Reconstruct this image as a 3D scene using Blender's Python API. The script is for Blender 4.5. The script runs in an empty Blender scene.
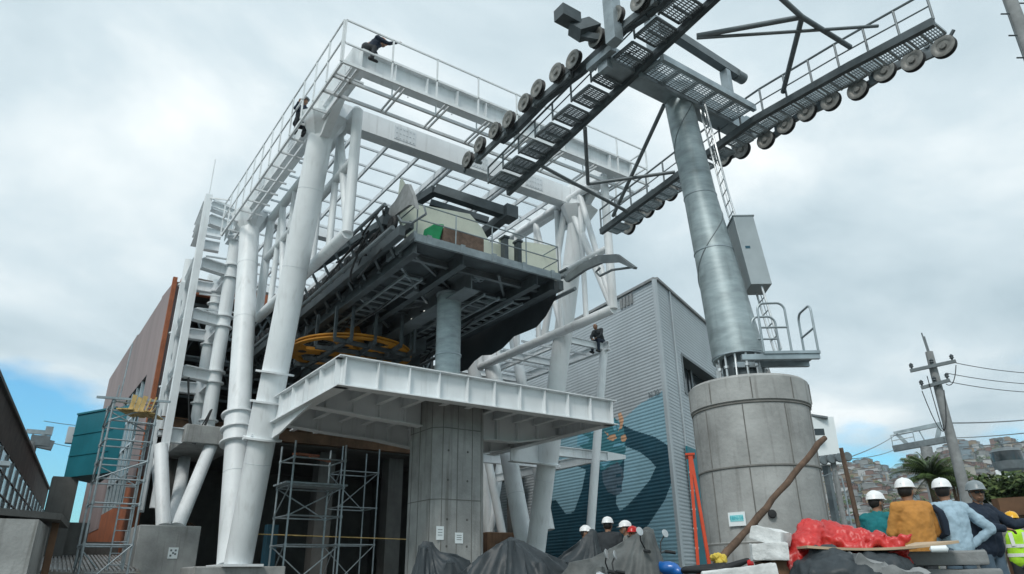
import bpy, math, random
from mathutils import Vector, Matrix
random.seed(7)
R = math.radians
sc = bpy.context.scene
col = sc.collection

# ------------------------------------------------------------------ camera
M = Matrix(((0.819, -0.211, -0.534), (-0.574, -0.321, -0.753), (-0.0123, 0.9233, -0.3839)))
zc = Vector(M[2]).normalized(); xc = Vector(M[0]); xc = (xc - zc*xc.dot(zc)).normalized(); yc = zc.cross(xc)
M = Matrix((xc, yc, zc))
EYE = Vector((0, 0, 0.7)); FPX = 700.0
cam_d = bpy.data.cameras.new('camera'); cam = bpy.data.objects.new('camera', cam_d); col.objects.link(cam)
cam_d.sensor_width = 36; cam_d.lens = FPX/1024*36; cam_d.clip_start = 0.1; cam_d.clip_end = 6000
cam.matrix_world = Matrix.Translation(EYE) @ M.to_4x4(); sc.camera = cam

def at(px, py, X=None, Y=None, z=None, d=None):
    """survey helper: the place seen at a photo pixel, on a known wall, height or at a known distance"""
    r = M @ Vector((px-512, -(py-287), -FPX))
    if X is not None: t = X/r.x
    elif Y is not None: t = Y/r.y
    elif z is not None: t = (z-EYE.z)/r.z
    else: t = d/math.hypot(r.x, r.y)
    return EYE + r*t

# ------------------------------------------------------------------ world: overcast sky with some blue near the horizon
sc.render.engine = 'CYCLES'
SUN_EL, SUN_AZ = 46, 215       # sun direction azimuth measured from +X, counter-clockwise (behind and left of the camera)
w = bpy.data.worlds.new('World'); sc.world = w; w.use_nodes = True
nt = w.node_tree; nd = nt.nodes; lk = nt.links; nd.clear()
out = nd.new('ShaderNodeOutputWorld'); bgs = nd.new('ShaderNodeBackground'); bgc = nd.new('ShaderNodeBackground'); mixs = nd.new('ShaderNodeMixShader')
sky = nd.new('ShaderNodeTexSky'); sky.sky_type = 'NISHITA'; sky.sun_disc = False
sky.sun_elevation = R(SUN_EL); sky.sun_rotation = R(90-SUN_AZ); sky.air_density = 1.2; sky.dust_density = 1.0
bgs.inputs[1].default_value = 0.15
tc = nd.new('ShaderNodeTexCoord'); sep = nd.new('ShaderNodeSeparateXYZ'); lk.new(tc.outputs['Generated'], sep.inputs[0])
def mth(op, a, b=None, c=None):
    n = nd.new('ShaderNodeMath'); n.operation = op
    for i, v in enumerate((a, b, c)):
        if v is None: continue
        if isinstance(v, (int, float)): n.inputs[i].default_value = v
        else: lk.new(v, n.inputs[i])
    return n.outputs[0]
zz = mth('MAXIMUM', sep.outputs['Z'], 0.0); den = mth('ADD', zz, 0.22)
cmb = nd.new('ShaderNodeCombineXYZ'); lk.new(mth('DIVIDE', sep.outputs['X'], den), cmb.inputs[0]); lk.new(mth('DIVIDE', sep.outputs['Y'], den), cmb.inputs[1])
n1 = nd.new('ShaderNodeTexNoise'); n1.inputs['Scale'].default_value = 1.15; n1.inputs['Detail'].default_value = 8; n1.inputs['Roughness'].default_value = 0.55; n1.inputs['Distortion'].default_value = 0.3
n2 = nd.new('ShaderNodeTexNoise'); n2.inputs['Scale'].default_value = 1.7; n2.inputs['Detail'].default_value = 6; n2.inputs['Roughness'].default_value = 0.5
ofs = nd.new('ShaderNodeVectorMath'); ofs.operation = 'ADD'; ofs.inputs[1].default_value = (3.1, 7.4, 1.0); lk.new(cmb.outputs[0], ofs.inputs[0])
lk.new(cmb.outputs[0], n1.inputs[0]); lk.new(ofs.outputs[0], n2.inputs[0])
cr = nd.new('ShaderNodeValToRGB'); lk.new(n1.outputs['Fac'], cr.inputs[0])
cr.color_ramp.elements[0].position = 0.34; cr.color_ramp.elements[0].color = (0.39, 0.50, 0.56, 1)
cr.color_ramp.elements[1].position = 0.64; cr.color_ramp.elements[1].color = (0.86, 0.91, 0.92, 1)
e = cr.color_ramp.elements.new(0.5); e.color = (0.58, 0.68, 0.73, 1)
lk.new(cr.outputs[0], bgc.inputs[0]); bgc.inputs[1].default_value = 1.0
cov = mth('ADD', n2.outputs['Fac'], mth('MULTIPLY', zz, 1.05))
def gap(px, py, lo, hi, amt):
    g_ = (M @ Vector((px-512, -(py-287), -FPX))).normalized(); dn = nd.new('ShaderNodeVectorMath'); dn.operation = 'DOT_PRODUCT'; lk.new(tc.outputs['Generated'], dn.inputs[0]); dn.inputs[1].default_value = g_
    m_ = nd.new('ShaderNodeMapRange'); m_.interpolation_type = 'SMOOTHSTEP'; lk.new(dn.outputs['Value'], m_.inputs[0]); m_.inputs[1].default_value = lo; m_.inputs[2].default_value = hi; m_.inputs[4].default_value = amt
    return m_.outputs[0]
cov = mth('SUBTRACT', cov, gap(-20, 500, 0.984, 0.9995, 0.34)); cov = mth('SUBTRACT', cov, gap(890, 490, 0.990, 0.9995, 0.08))
mr = nd.new('ShaderNodeMapRange'); mr.interpolation_type = 'SMOOTHSTEP'; lk.new(cov, mr.inputs[0]); mr.inputs[1].default_value = 0.46; mr.inputs[2].default_value = 0.66
tint = nd.new('ShaderNodeMix'); tint.data_type = 'RGBA'; tint.blend_type = 'MULTIPLY'; tint.inputs['Factor'].default_value = 1; lk.new(sky.outputs[0], tint.inputs['A']); tint.inputs['B'].default_value = (0.34, 0.80, 1.0, 1); lk.new(tint.outputs['Result'], bgs.inputs[0]); lk.new(mr.outputs[0], mixs.inputs[0]); lk.new(bgs.outputs[0], mixs.inputs[1]); lk.new(bgc.outputs[0], mixs.inputs[2])
lk.new(mixs.outputs[0], out.inputs[0])
sd = bpy.data.lights.new('sun', 'SUN'); sun = bpy.data.objects.new('sun', sd); col.objects.link(sun)
sd.energy = 1.5; sd.angle = R(16); sd.color = (1.0, 0.96, 0.9)
a, b = R(SUN_AZ), R(SUN_EL)
sun.rotation_euler = Vector((math.cos(a)*math.cos(b), math.sin(a)*math.cos(b), math.sin(b))).to_track_quat('Z', 'Y').to_euler()
sc.view_settings.view_transform = 'Standard'; sc.view_settings.look = 'None'; sc.view_settings.gamma = 1; sc.view_settings.exposure = 0.30

# ------------------------------------------------------------------ materials
MATS = {}
def mat(name, c, rough=0.6, metal=0.0, var=0.0, scale=3.0, c2=None, bump=0.0, bscale=None, stretch=None, spec=0.4, streak=0.0):
    m = bpy.data.materials.new(name); m.use_nodes = True; t = m.node_tree; n = t.nodes; l = t.links
    p = n['Principled BSDF']; p.inputs['Roughness'].default_value = rough; p.inputs['Metallic'].default_value = metal
    p.inputs['Specular IOR Level'].default_value = spec
    p.inputs['Base Color'].default_value = (*c, 1)
    if var or c2 or bump or streak:
        tcn = n.new('ShaderNodeTexCoord'); mp = n.new('ShaderNodeMapping'); l.new(tcn.outputs['Object'], mp.inputs[0])
        if stretch: mp.inputs['Scale'].default_value = stretch
        nz = n.new('ShaderNodeTexNoise'); nz.inputs['Scale'].default_value = scale; nz.inputs['Detail'].default_value = 8; nz.inputs['Roughness'].default_value = 0.62
        l.new(mp.outputs[0], nz.inputs[0])
        ramp = n.new('ShaderNodeValToRGB'); l.new(nz.outputs['Fac'], ramp.inputs[0])
        ramp.color_ramp.elements[0].position = 0.3; ramp.color_ramp.elements[1].position = 0.7
        k = c2 or tuple(x*(1-var) for x in c)
        ramp.color_ramp.elements[0].color = (*k, 1); ramp.color_ramp.elements[1].color = (*[min(1, x*(1+var*0.5)) for x in c], 1)
        last = ramp.outputs[0]
        if streak:
            mp2 = n.new('ShaderNodeMapping'); l.new(tcn.outputs['Object'], mp2.inputs[0]); mp2.inputs['Scale'].default_value = (5, 5, 0.35)
            ns = n.new('ShaderNodeTexNoise'); ns.inputs['Scale'].default_value = 1.6; ns.inputs['Detail'].default_value = 6; l.new(mp2.outputs[0], ns.inputs[0])
            mrr = n.new('ShaderNodeMapRange'); l.new(ns.outputs['Fac'], mrr.inputs[0]); mrr.inputs[1].default_value = 0.55; mrr.inputs[2].default_value = 0.75; mrr.inputs[4].default_value = streak
            mx = n.new('ShaderNodeMix'); mx.data_type = 'RGBA'; l.new(mrr.outputs[0], mx.inputs['Factor']); l.new(last, mx.inputs['A'])
            mx.inputs['B'].default_value = (c[0]*0.35, c[1]*0.33, c[2]*0.3, 1); last = mx.outputs['Result']
        l.new(last, p.inputs['Base Color'])
        rr = n.new('ShaderNodeMapRange'); l.new(nz.outputs['Fac'], rr.inputs[0]); rr.inputs[3].default_value = max(0.05, rough-0.12); rr.inputs[4].default_value = min(1, rough+0.12)
        l.new(rr.outputs[0], p.inputs['Roughness'])
        if bump:
            nb = n.new('ShaderNodeTexNoise'); nb.inputs['Scale'].default_value = bscale or scale*6; nb.inputs['Detail'].default_value = 8; l.new(mp.outputs[0], nb.inputs[0])
            bp = n.new('ShaderNodeBump'); bp.inputs['Strength'].default_value = bump; bp.inputs['Distance'].default_value = 0.03
            l.new(nb.outputs['Fac'], bp.inputs['Height']); l.new(bp.outputs[0], p.inputs['Normal'])
    MATS[name] = m; return m
WHITE = mat('white_paint', (0.78, 0.82, 0.84), 0.45, var=0.13, scale=0.8, streak=0.26, bump=0.05, bscale=30)
WHITE2 = mat('white_primer', (0.66, 0.71, 0.74), 0.6, var=0.14, scale=1.4, streak=0.25, bump=0.08)
GALV = mat('galvanised_steel', (0.34, 0.40, 0.43), 0.42, 0.55, var=0.35, scale=2.2, bump=0.05)
GALVB = mat('spangled_galvanised_tube', (0.33, 0.40, 0.42), 0.5, 0.4, var=0.42, scale=1.3, stretch=(1, 1, 3.0), bump=0.06, streak=0.3)
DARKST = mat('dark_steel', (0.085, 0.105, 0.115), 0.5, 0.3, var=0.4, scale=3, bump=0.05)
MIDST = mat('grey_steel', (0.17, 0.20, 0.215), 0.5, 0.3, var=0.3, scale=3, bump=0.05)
BLACK = mat('black_rubber', (0.018, 0.02, 0.022), 0.6, var=0.3, scale=8)
CONC = mat('concrete', (0.365, 0.375, 0.37), 0.87, var=0.42, scale=0.9, bump=0.35, bscale=14, streak=0.6)
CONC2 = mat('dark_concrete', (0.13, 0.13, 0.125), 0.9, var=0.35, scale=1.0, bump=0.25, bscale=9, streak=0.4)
CONC3 = mat('concrete_seam', (0.19, 0.19, 0.18), 0.9, var=0.3, scale=5)
CORR = mat('corrugated_sheet', (0.42, 0.47, 0.50), 0.5, 0.15, var=0.15, scale=0.45, streak=0.12)
MUR_D = mat('mural_navy', (0.022, 0.085, 0.125), 0.5, 0.1, var=0.3, scale=0.8, streak=0.25)
MUR_M = mat('mural_blue', (0.24, 0.42, 0.51), 0.55, 0.0, var=0.12, scale=0.8, streak=0.12)
MUR_T = mat('mural_teal', (0.06, 0.22, 0.27), 0.5, 0.1, var=0.25, scale=1.2)
MUR_L = mat('mural_pale_blue', (0.17, 0.42, 0.55), 0.5, 0.1, var=0.2, scale=2)
MUR_O = mat('mural_peach', (0.62, 0.36, 0.22), 0.5, 0.1, var=0.2, scale=2)
MUR_S = mat('mural_skin_grey', (0.10, 0.16, 0.21), 0.5, 0.1, var=0.4, scale=2)
TEAL = mat('teal_sheet', (0.015, 0.17, 0.22), 0.5, var=0.2, scale=0.8, bump=0.04, streak=0.2)
BROWN = mat('brown_cladding', (0.28, 0.225, 0.225), 0.7, var=0.3, scale=0.5, stretch=(1, 1, 0.3), streak=0.35, bump=0.06)
RUST = mat('rust_orange_trim', (0.36, 0.12, 0.055), 0.7, var=0.35, scale=1.5, streak=0.3)
RUSTD = mat('rusty_beam', (0.15, 0.085, 0.05), 0.85, var=0.5, scale=1.6, streak=0.5)
GLASS = mat('window_glass', (0.10, 0.22, 0.26), 0.12, 0.3, var=0.2, scale=1, spec=0.8)
DGLASS = mat('dark_glass', (0.02, 0.03, 0.035), 0.15, spec=0.7, var=0.3)
WOOD = mat('raw_timber', (0.42, 0.30, 0.19), 0.8, var=0.35, scale=3, stretch=(1, 1, 5), bump=0.15)
BAMBOO = mat('yellow_timber', (0.62, 0.44, 0.18), 0.75, var=0.4, scale=4)
LOG = mat('weathered_log', (0.13, 0.085, 0.06), 0.9, var=0.55, scale=7, stretch=(1, 1, 0.4), bump=0.6, bscale=20)
PLY = mat('plywood', (0.50, 0.38, 0.26), 0.75, var=0.25, scale=4)
TARP = mat('dark_tarpaulin', (0.035, 0.045, 0.052), 0.5, var=0.35, scale=2.5, bump=0.25, bscale=12)
TARPG = mat('dusty_grey_tarpaulin', (0.105, 0.115, 0.115), 0.6, var=0.5, scale=3.5, bump=0.25, bscale=14)
REDP = mat('red_plastic', (0.56, 0.03, 0.028), 0.38, var=0.3, scale=5, bump=0.3, bscale=14, spec=0.6)
FOAM = mat('white_block', (0.68, 0.70, 0.70), 0.85, var=0.28, scale=5, bump=0.5, bscale=18)
SLAB = mat('grey_slab', (0.26, 0.275, 0.28), 0.85, var=0.3, scale=4, bump=0.25, bscale=25)
CREAM = mat('cream_panel', (0.66, 0.70, 0.60), 0.5, var=0.15, scale=1.5)
YELLOW = mat('yellow_wheel_paint', (0.42, 0.18, 0.012), 0.6, var=0.45, scale=1.2)
ORANGE = mat('orange_fibreglass', (0.58, 0.065, 0.02), 0.4, var=0.2, scale=3)
ALU = mat('aluminium', (0.62, 0.66, 0.68), 0.35, 0.6, var=0.2, scale=6)
SCAF = mat('scaffold_tube', (0.36, 0.42, 0.45), 0.45, 0.5, var=0.3, scale=5)
SIGNW = mat('sign_white', (0.78, 0.84, 0.86), 0.5)
SIGNT = mat('sign_teal', (0.02, 0.42, 0.50), 0.5)
GREENC = mat('green_cloth', (0.02, 0.30, 0.12), 0.7, var=0.3)
BRICKC = mat('brown_crate', (0.17, 0.12, 0.095), 0.9, var=0.4, scale=8, bump=0.4)
SKIN = mat('skin', (0.27, 0.145, 0.09), 0.55, var=0.12, scale=9)
HAIR = mat('hair_black', (0.012, 0.01, 0.009), 0.6)
HELW = mat('helmet_white', (0.80, 0.82, 0.83), 0.3)
BLUEP = mat('blue_tank_paint', (0.01, 0.12, 0.42), 0.25, spec=0.7, var=0.1)
REDL = mat('red_lens', (0.45, 0.01, 0.01), 0.2)
SOIL = mat('ground_dirt', (0.16, 0.15, 0.135), 0.95, var=0.4, scale=0.6, bump=0.4, bscale=4)

# ------------------------------------------------------------------ mesh helpers
OFF = {}
def tagit(o, label=None, cat=None, group=None, kind=None):
    if label: o['label'] = label
    if cat: o['category'] = cat
    if group: o['group'] = group
    if kind: o['kind'] = kind
    return o
def thing(name, label, cat, loc, group=None):
    o = bpy.data.objects.new(name, None); col.objects.link(o); o.location = loc; o.empty_display_size = 0.2
    OFF[o] = Vector(loc); return tagit(o, label, cat, group)
class MB:
    def __init__(s): s.v = []; s.f = []; s.m = []; s.mi = 0
    def add(s, vs, fs, mi=None):
        k = len(s.v); s.v += [Vector(v) for v in vs]
        for f in fs: s.f.append([k+i for i in f]); s.m.append(s.mi if mi is None else mi)
        return s
    def box(s, c, size, ax=None, mi=None):
        x, y, z = [q/2 for q in size]; c = Vector(c)
        ax = ax or (Vector((1,0,0)), Vector((0,1,0)), Vector((0,0,1)))
        vs = [c+ax[0]*(i*x)+ax[1]*(j*y)+ax[2]*(k*z) for k in (-1,1) for j in (-1,1) for i in (-1,1)]
        return s.add(vs, [(0,2,3,1),(4,5,7,6),(0,1,5,4),(2,6,7,3),(0,4,6,2),(1,3,7,5)], mi)
    def bb(s, a, b, mi=None):
        a, b = Vector(a), Vector(b); return s.box((a+b)/2, [abs(b[i]-a[i]) for i in range(3)], None, mi)
    def frame(s, p, q, up=None):
        d = (Vector(q)-Vector(p)).normalized(); up = Vector(up or (0,0,1))
        if abs(d.dot(up)) > 0.98: up = Vector((0,1,0)) if abs(d.y) < 0.9 else Vector((1,0,0))
        x = d.cross(up).normalized(); return x, x.cross(d).normalized(), d
    def bar(s, p, q, wd, h, up=None, mi=None):
        p, q = Vector(p), Vector(q); x, y, d = s.frame(p, q, up)
        return s.box((p+q)/2, (wd, h, (q-p).length), (x, y, d), mi)
    def ibeam(s, p, q, wd, h, t=0.02, up=None, mi=None):
        p, q = Vector(p), Vector(q); x, y, d = s.frame(p, q, up); L = (q-p).length; c = (p+q)/2
        s.box(c+y*(h/2-t/2), (wd, t, L), (x, y, d), mi); s.box(c-y*(h/2-t/2), (wd, t, L), (x, y, d), mi)
        return s.box(c, (t, h-2*t, L), (x, y, d), mi)
    def tube(s, p, q, r0, r1=None, n=10, mi=None, cap=True):
        p, q = Vector(p), Vector(q); r1 = r0 if r1 is None else r1; x, y, d = s.frame(p, q)
        vs = []
        for c, r in ((p, r0), (q, r1)):
            for i in range(n):
                a = 2*math.pi*i/n; vs.append(c+x*(r*math.cos(a))+y*(r*math.sin(a)))
        fs = [(i, (i+1) % n, n+(i+1) % n, n+i) for i in range(n)]
        if cap: fs += [tuple(range(n))[::-1], tuple(range(n, 2*n))]
        return s.add(vs, fs, mi)
    def path(s, pts, r, n=8, mi=None):
        pts = [Vector(p) for p in pts]
        rs = r if isinstance(r, (list, tuple)) else [r]*len(pts)
        vs = []; px = None
        for k, p in enumerate(pts):
            d = (pts[min(k+1, len(pts)-1)]-pts[max(k-1, 0)]).normalized()
            if px is None: x, y, _ = s.frame(p, p+d)
            else:
                x = (px - d*px.dot(d)).normalized(); y = d.cross(x)
                y = -y if y.dot(py) < 0 else y
            px, py = x, y
            for i in range(n):
                a = 2*math.pi*i/n; vs.append(p+x*(rs[k]*math.cos(a))+y*(rs[k]*math.sin(a)))
        fs = []
        for k in range(len(pts)-1):
            for i in range(n): fs.append((k*n+i, k*n+(i+1) % n, (k+1)*n+(i+1) % n, (k+1)*n+i))
        fs += [tuple(range(n))[::-1], tuple(range((len(pts)-1)*n, len(pts)*n))]
        return s.add(vs, fs, mi)
    def lathe(s, c, prof, n=32, axis=(0,0,1), mi=None):
        c = Vector(c); ax = Vector(axis).normalized(); x, y, d = s.frame(c, c+ax); vs = []
        for r, h in prof:
            for i in range(n):
                a = 2*math.pi*i/n; vs.append(c+x*(r*math.cos(a))+y*(r*math.sin(a))+d*h)
        fs = []
        for k in range(len(prof)-1):
            for i in range(n): fs.append((k*n+i, k*n+(i+1) % n, (k+1)*n+(i+1) % n, (k+1)*n+i))
        closed = abs(prof[0][0]-prof[-1][0]) < 1e-6 and abs(prof[0][1]-prof[-1][1]) < 1e-6
        if closed: return s.add(vs, fs, mi)
        if prof[0][0] > 1e-4: fs.append(tuple(range(n))[::-1])
        if prof[-1][0] > 1e-4: fs.append(tuple(range((len(prof)-1)*n, len(prof)*n)))
        return s.add(vs, fs, mi)
    def prism(s, pts, ext, mi=None):
        ext = Vector(ext); n = len(pts); pts = [Vector(p) for p in pts]
        return s.add(pts+[p+ext for p in pts], [tuple(range(n))[::-1], tuple(range(n, 2*n))]+[(i, (i+1) % n, n+(i+1) % n, n+i) for i in range(n)], mi)
    def build(s, name, m, parent=None, label=None, smooth=True, bevel=0.0):
        off = OFF.get(parent, Vector((0,0,0))) if parent else Vector((0,0,0))
        if parent is None and s.v:
            mn = Vector([min(v[i] for v in s.v) for i in range(3)]); mx = Vector([max(v[i] for v in s.v) for i in range(3)])
            off = Vector(((mn.x+mx.x)/2, (mn.y+mx.y)/2, mn.z))
        me = bpy.data.meshes.new(name); me.from_pydata([v-off for v in s.v], [], s.f)
        for q in (m if isinstance(m, (list, tuple)) else [m]): me.materials.append(q)
        me.polygons.foreach_set('material_index', s.m)
        import bmesh
        bm = bmesh.new(); bm.from_mesh(me); bmesh.ops.recalc_face_normals(bm, faces=bm.faces)
        if smooth:
            for f in bm.faces: f.smooth = True
            for ed in bm.edges:
                if len(ed.link_faces) != 2 or ed.calc_face_angle(3) > 0.6: ed.smooth = False
        bm.to_mesh(me); bm.free(); me.update()
        o = bpy.data.objects.new(name, me); col.objects.link(o)
        if parent: o.parent = parent; OFF[o] = off
        else: o.location = off; OFF[o] = off
        if bevel:
            b = o.modifiers.new('bevel', 'BEVEL'); b.width = bevel; b.segments = 2; b.limit_method = 'ANGLE'
        if label: o['label'] = label
        return o
def dup(o, delta=(0,0,0), label=None, rotz=None):
    def cp(s, par):
        c = s.copy(); col.objects.link(c)
        if par: c.parent = par
        for ch in [x for x in s.children]: cp(ch, c)
        return c
    c = cp(o, None); c.location = o.location + Vector(delta)
    if rotz is not None: c.rotation_euler.z = rotz
    if label: c['label'] = label
    return c
def text_obj(body, size, m, origin, xdir, ydir, parent, name='lettering', ext=0.003):
    cu = bpy.data.curves.new(name, 'FONT'); cu.body = body; cu.size = size; cu.align_x = 'CENTER'; cu.align_y = 'CENTER'; cu.extrude = ext
    o = bpy.data.objects.new('tmp', cu); col.objects.link(o)
    bpy.context.view_layer.update()
    me = bpy.data.meshes.new_from_object(o.evaluated_get(bpy.context.evaluated_depsgraph_get()))
    bpy.data.objects.remove(o)
    x = Vector(xdir).normalized(); y = Vector(ydir).normalized(); n = x.cross(y)
    off = OFF[parent]; T = Matrix.Translation(Vector(origin)-off) @ Matrix((x, y, n)).transposed().to_4x4()
    me.transform(T); me.materials.clear(); me.materials.append(m)
    ob = bpy.data.objects.new(name, me); col.objects.link(ob); ob.parent = parent; OFF[ob] = off
    return ob
def blob(name, pieces, m, parent, voxel=0.014, smooth=4, disp=0.0, dscale=1.0, label=None):
    """one continuous surface grown over tapered limbs and ellipsoids"""
    b = MB()
    for pc in pieces:
        if pc[0] == 'c':
            _, p, q, r0, r1 = pc; p, q = Vector(p), Vector(q); L = max((q-p).length, 1e-4); prof = []
            for k in range(5): a = math.pi/2*k/4; prof.append((max(r0*math.sin(a), 1e-3), -r0*math.cos(a)))
            for k in range(5): a = math.pi/2*k/4; prof.append((max(r1*math.cos(a), 1e-3), L+r1*math.sin(a)))
            b.lathe(p, prof, 14, q-p)
        else:
            _, c, rad, ax = pc; c = Vector(c)
            k0 = len(b.v); b.lathe((0,0,0), [(max(math.sin(math.pi*k/10), 1e-3), -math.cos(math.pi*k/10)) for k in range(11)], 16)
            ax = ax or (Vector((1,0,0)), Vector((0,1,0)), Vector((0,0,1)))
            for i in range(k0, len(b.v)):
                v = b.v[i]; b.v[i] = c + ax[0]*(v.x*rad[0]) + ax[1]*(v.y*rad[1]) + ax[2]*(v.z*rad[2])
    o = b.build(name, m, parent, label, smooth=False)
    md = o.modifiers.new('r', 'REMESH'); md.mode = 'VOXEL'; md.voxel_size = voxel; md.use_smooth_shade = True
    if smooth:
        ms = o.modifiers.new('s', 'SMOOTH'); ms.factor = 0.5; ms.iterations = smooth
    if disp:
        tx = bpy.data.textures.new(name+'_folds', 'CLOUDS'); tx.noise_scale = dscale; tx.noise_depth = 2
        dm = o.modifiers.new('d', 'DISPLACE'); dm.texture = tx; dm.strength = disp; dm.texture_coords = 'LOCAL'
    bpy.context.view_layer.update()
    me = bpy.data.meshes.new_from_object(o.evaluated_get(bpy.context.evaluated_depsgraph_get()))
    o.modifiers.clear(); o.data = me
    return o

def railing(b, pts, h=1.1, post=1.2, r=0.022, rails=(1.0, 0.5), square=False, ends=True):
    """posts and rails along a polyline"""
    for p, q in zip(pts[:-1], pts[1:]):
        p, q = Vector(p), Vector(q); L = (q-p).length; n = max(1, round(L/post))
        for i in range(n+1):
            c = p.lerp(q, i/n)
            if square: b.bar(c, c+Vector((0,0,h)), r*2, r*2)
            else: b.tube(c, c+Vector((0,0,h)), r, n=8)
        for k in rails:
            z = Vector((0,0,h*k))
            if square: b.bar(p+z, q+z, r*2, r*2)
            else: b.tube(p+z, q+z, r, n=8)
    return b
#=======PART2
# ------------------------------------------------------------------ the setting
b = MB()
N = 60
def gz(x, y):
    return -3.2*max(0, min(1, (math.hypot(x, y)-60)/120))
xs = [-1500+3000*i/N for i in range(N+1)]
for j in range(N+1):
    for i in range(N+1):
        u = (i/N*2-1); v = (j/N*2-1); x = 60*u+2900*u**5; y = 60*v+2900*v**5
        b.v.append(Vector((x, y, 0)))
for j in range(N):
    for i in range(N):
        k = j*(N+1)+i; b.f.append((k, k+1, k+N+2, k+N+1)); b.m.append(0)
g = b.build('ground', SOIL); tagit(g, kind='structure')

# hills with the town on them, off to the right
HILLM = mat('hillside', (0.055, 0.075, 0.04), 0.95, var=0.55, scale=0.02, c2=(0.13, 0.10, 0.07))
def fnoise(x, y):
    return (math.sin(x*0.013+1.3)*math.cos(y*0.017+0.4)+0.5*math.sin(x*0.031+y*0.023)+0.3*math.sin(x*0.07-y*0.06))
def hill_h(az, d):
    """terrain height by bearing (degrees from +X) and distance"""
    crest = 140 + 22*math.sin(az*0.16+0.6)*0.6 + (8 if az < 26 else 0) + 5*math.sin(az*0.9)+3*math.sin(az*2.3)
    t = max(0, min(1, (d-230)/(1050-230)))
    base = crest*(t**1.25)
    if d > 1050: base = crest*max(0.2, 1-(d-1050)/1500)
    return base + fnoise(d*math.cos(R(az)), d*math.sin(R(az)))*3.5*min(1, t*3) - 0.5*(1-min(1, t*20))
b = MB(); AZ = [4+1.0*i for i in range(60)]; DS = [200+25*i for i in range(60)]
for a_ in AZ:
    for d_ in DS: b.v.append(Vector((d_*math.cos(R(a_)), d_*math.sin(R(a_)), hill_h(a_, d_))))
for i in range(len(AZ)-1):
    for j in range(len(DS)-1):
        k = i*len(DS)+j; b.f.append((k, k+1, k+len(DS)+1, k+len(DS))); b.m.append(0)
tagit(b.build('hills', HILLM), kind='structure')
# second far ridge and one to the left
b = MB()
for i in range(80):
    a_ = R(-10+2*i)
    for rr, hh in ((1500, 0), (2100, 95+18*math.sin(i*0.7)+9*math.sin(i*1.9)), (2600, 0)):
        b.v.append(Vector((rr*math.cos(a_), rr*math.sin(a_), hh)))
for i in range(79):
    for j in range(2): k = i*3+j; b.f.append((k, k+1, k+4, k+3)); b.m.append(0)
tagit(b.build('hills', HILLM), kind='structure')

# town houses: the 300 largest one by one, the rest as a mass
WALLC = [mat('house_wall_%s' % n, c, 0.9, var=0.2, scale=0.3) for n, c in (('brick', (0.20, 0.11, 0.085)), ('cream', (0.36, 0.34, 0.29)), ('white', (0.48, 0.49, 0.49)), ('grey', (0.24, 0.25, 0.25)), ('ochre', (0.27, 0.20, 0.13)), ('blue', (0.20, 0.26, 0.30)))]
ROOFC = [mat('house_roof_%s' % n, c, 0.9, var=0.3, scale=0.5) for n, c in (('tile', (0.16, 0.085, 0.065)), ('zinc', (0.36, 0.38, 0.39)), ('dark', (0.12, 0.10, 0.09)))]
def house_geo(b, x, y, z, w_, d_, h_, rz, m0, m1, m2):
    cx_, sx_ = math.cos(rz), math.sin(rz); ax = (Vector((cx_, sx_, 0)), Vector((-sx_, cx_, 0)), Vector((0,0,1))); c = Vector((x, y, z))
    b.box(c+Vector((0,0,h_/2-3)), (w_, d_, h_+6), ax, m0)
    top = c+Vector((0,0,h_)); e_ = 0.35; rh = 0.9
    pts = [top+ax[0]*(s*(w_/2+e_))+ax[1]*(t*(d_/2+e_)) for s, t in ((-1,-1),(1,-1),(1,1),(-1,1))]
    r0, r1 = top+ax[0]*(-w_/2-e_)+Vector((0,0,rh)), top+ax[0]*(w_/2+e_)+Vector((0,0,rh))
    b.add(pts+[r0, r1], [(0,1,5,4),(2,3,4,5),(0,4,3),(1,2,5),(0,3,2,1)], m1)
    # window openings as dark panes set proud of the wall
    for s in (-1, 1):
        for k in range(max(1, int(w_//3))):
            for fl in range(max(1, int(h_//2.8))):
                q = c+ax[0]*(-w_/2+(k+0.5)*w_/max(1, int(w_//3)))+ax[1]*(s*(d_/2+0.03))+Vector((0,0,1.5+fl*2.8))
                b.box(q, (1.1, 0.06, 1.1), ax, m2)
spots = []
rr = random.Random(11)
tries = 0
while len(spots) < 2300 and tries < 40000:
    tries += 1
    az = rr.uniform(6, 46); d_ = 330+ (rr.random()**0.7)*780
    x, y = d_*math.cos(R(az)), d_*math.sin(R(az))
    if fnoise(x*1.7, y*1.7) > 0.75: continue
    if any(abs(x-q[0]) < 8 and abs(y-q[1]) < 8 for q in spots[-500:]): continue
    spots.append((x, y, az, d_))
spots.sort(key=lambda q: q[3])
near = [q for q in spots if 9 < q[2] < 33][:290]
rest = [q for q in spots if q not in near]
HL = ('small %s walled house among the houses on the far hillside')
CN = ['brick', 'cream', 'white', 'grey', 'ochre', 'pale blue']
for x, y, az, d_ in near:
    b = MB(); ci = rr.choice((0,0,1,1,2,2,3,3,4,5)); ri = rr.choice((0,0,1,2))
    house_geo(b, x, y, hill_h(az, d_), rr.uniform(5, 9), rr.uniform(5, 8), rr.choice((3, 3.2, 5.4, 5.6)), R(az+rr.uniform(-30, 30)), 0, 1, 2)
    o = b.build('hillside_house', [WALLC[ci], ROOFC[ri], DGLASS], smooth=False)
    tagit(o, HL % CN[ci], 'house', 'houses on the far hillside, %s walls' % CN[ci])
b = MB()
for x, y, az, d_ in rest:
    house_geo(b, x, y, hill_h(az, d_), rr.uniform(6, 14), rr.uniform(6, 11), rr.choice((3, 5.6, 8.4)), R(az+rr.uniform(-30, 30)), rr.randrange(6), 6+rr.randrange(3), 9)
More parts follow.
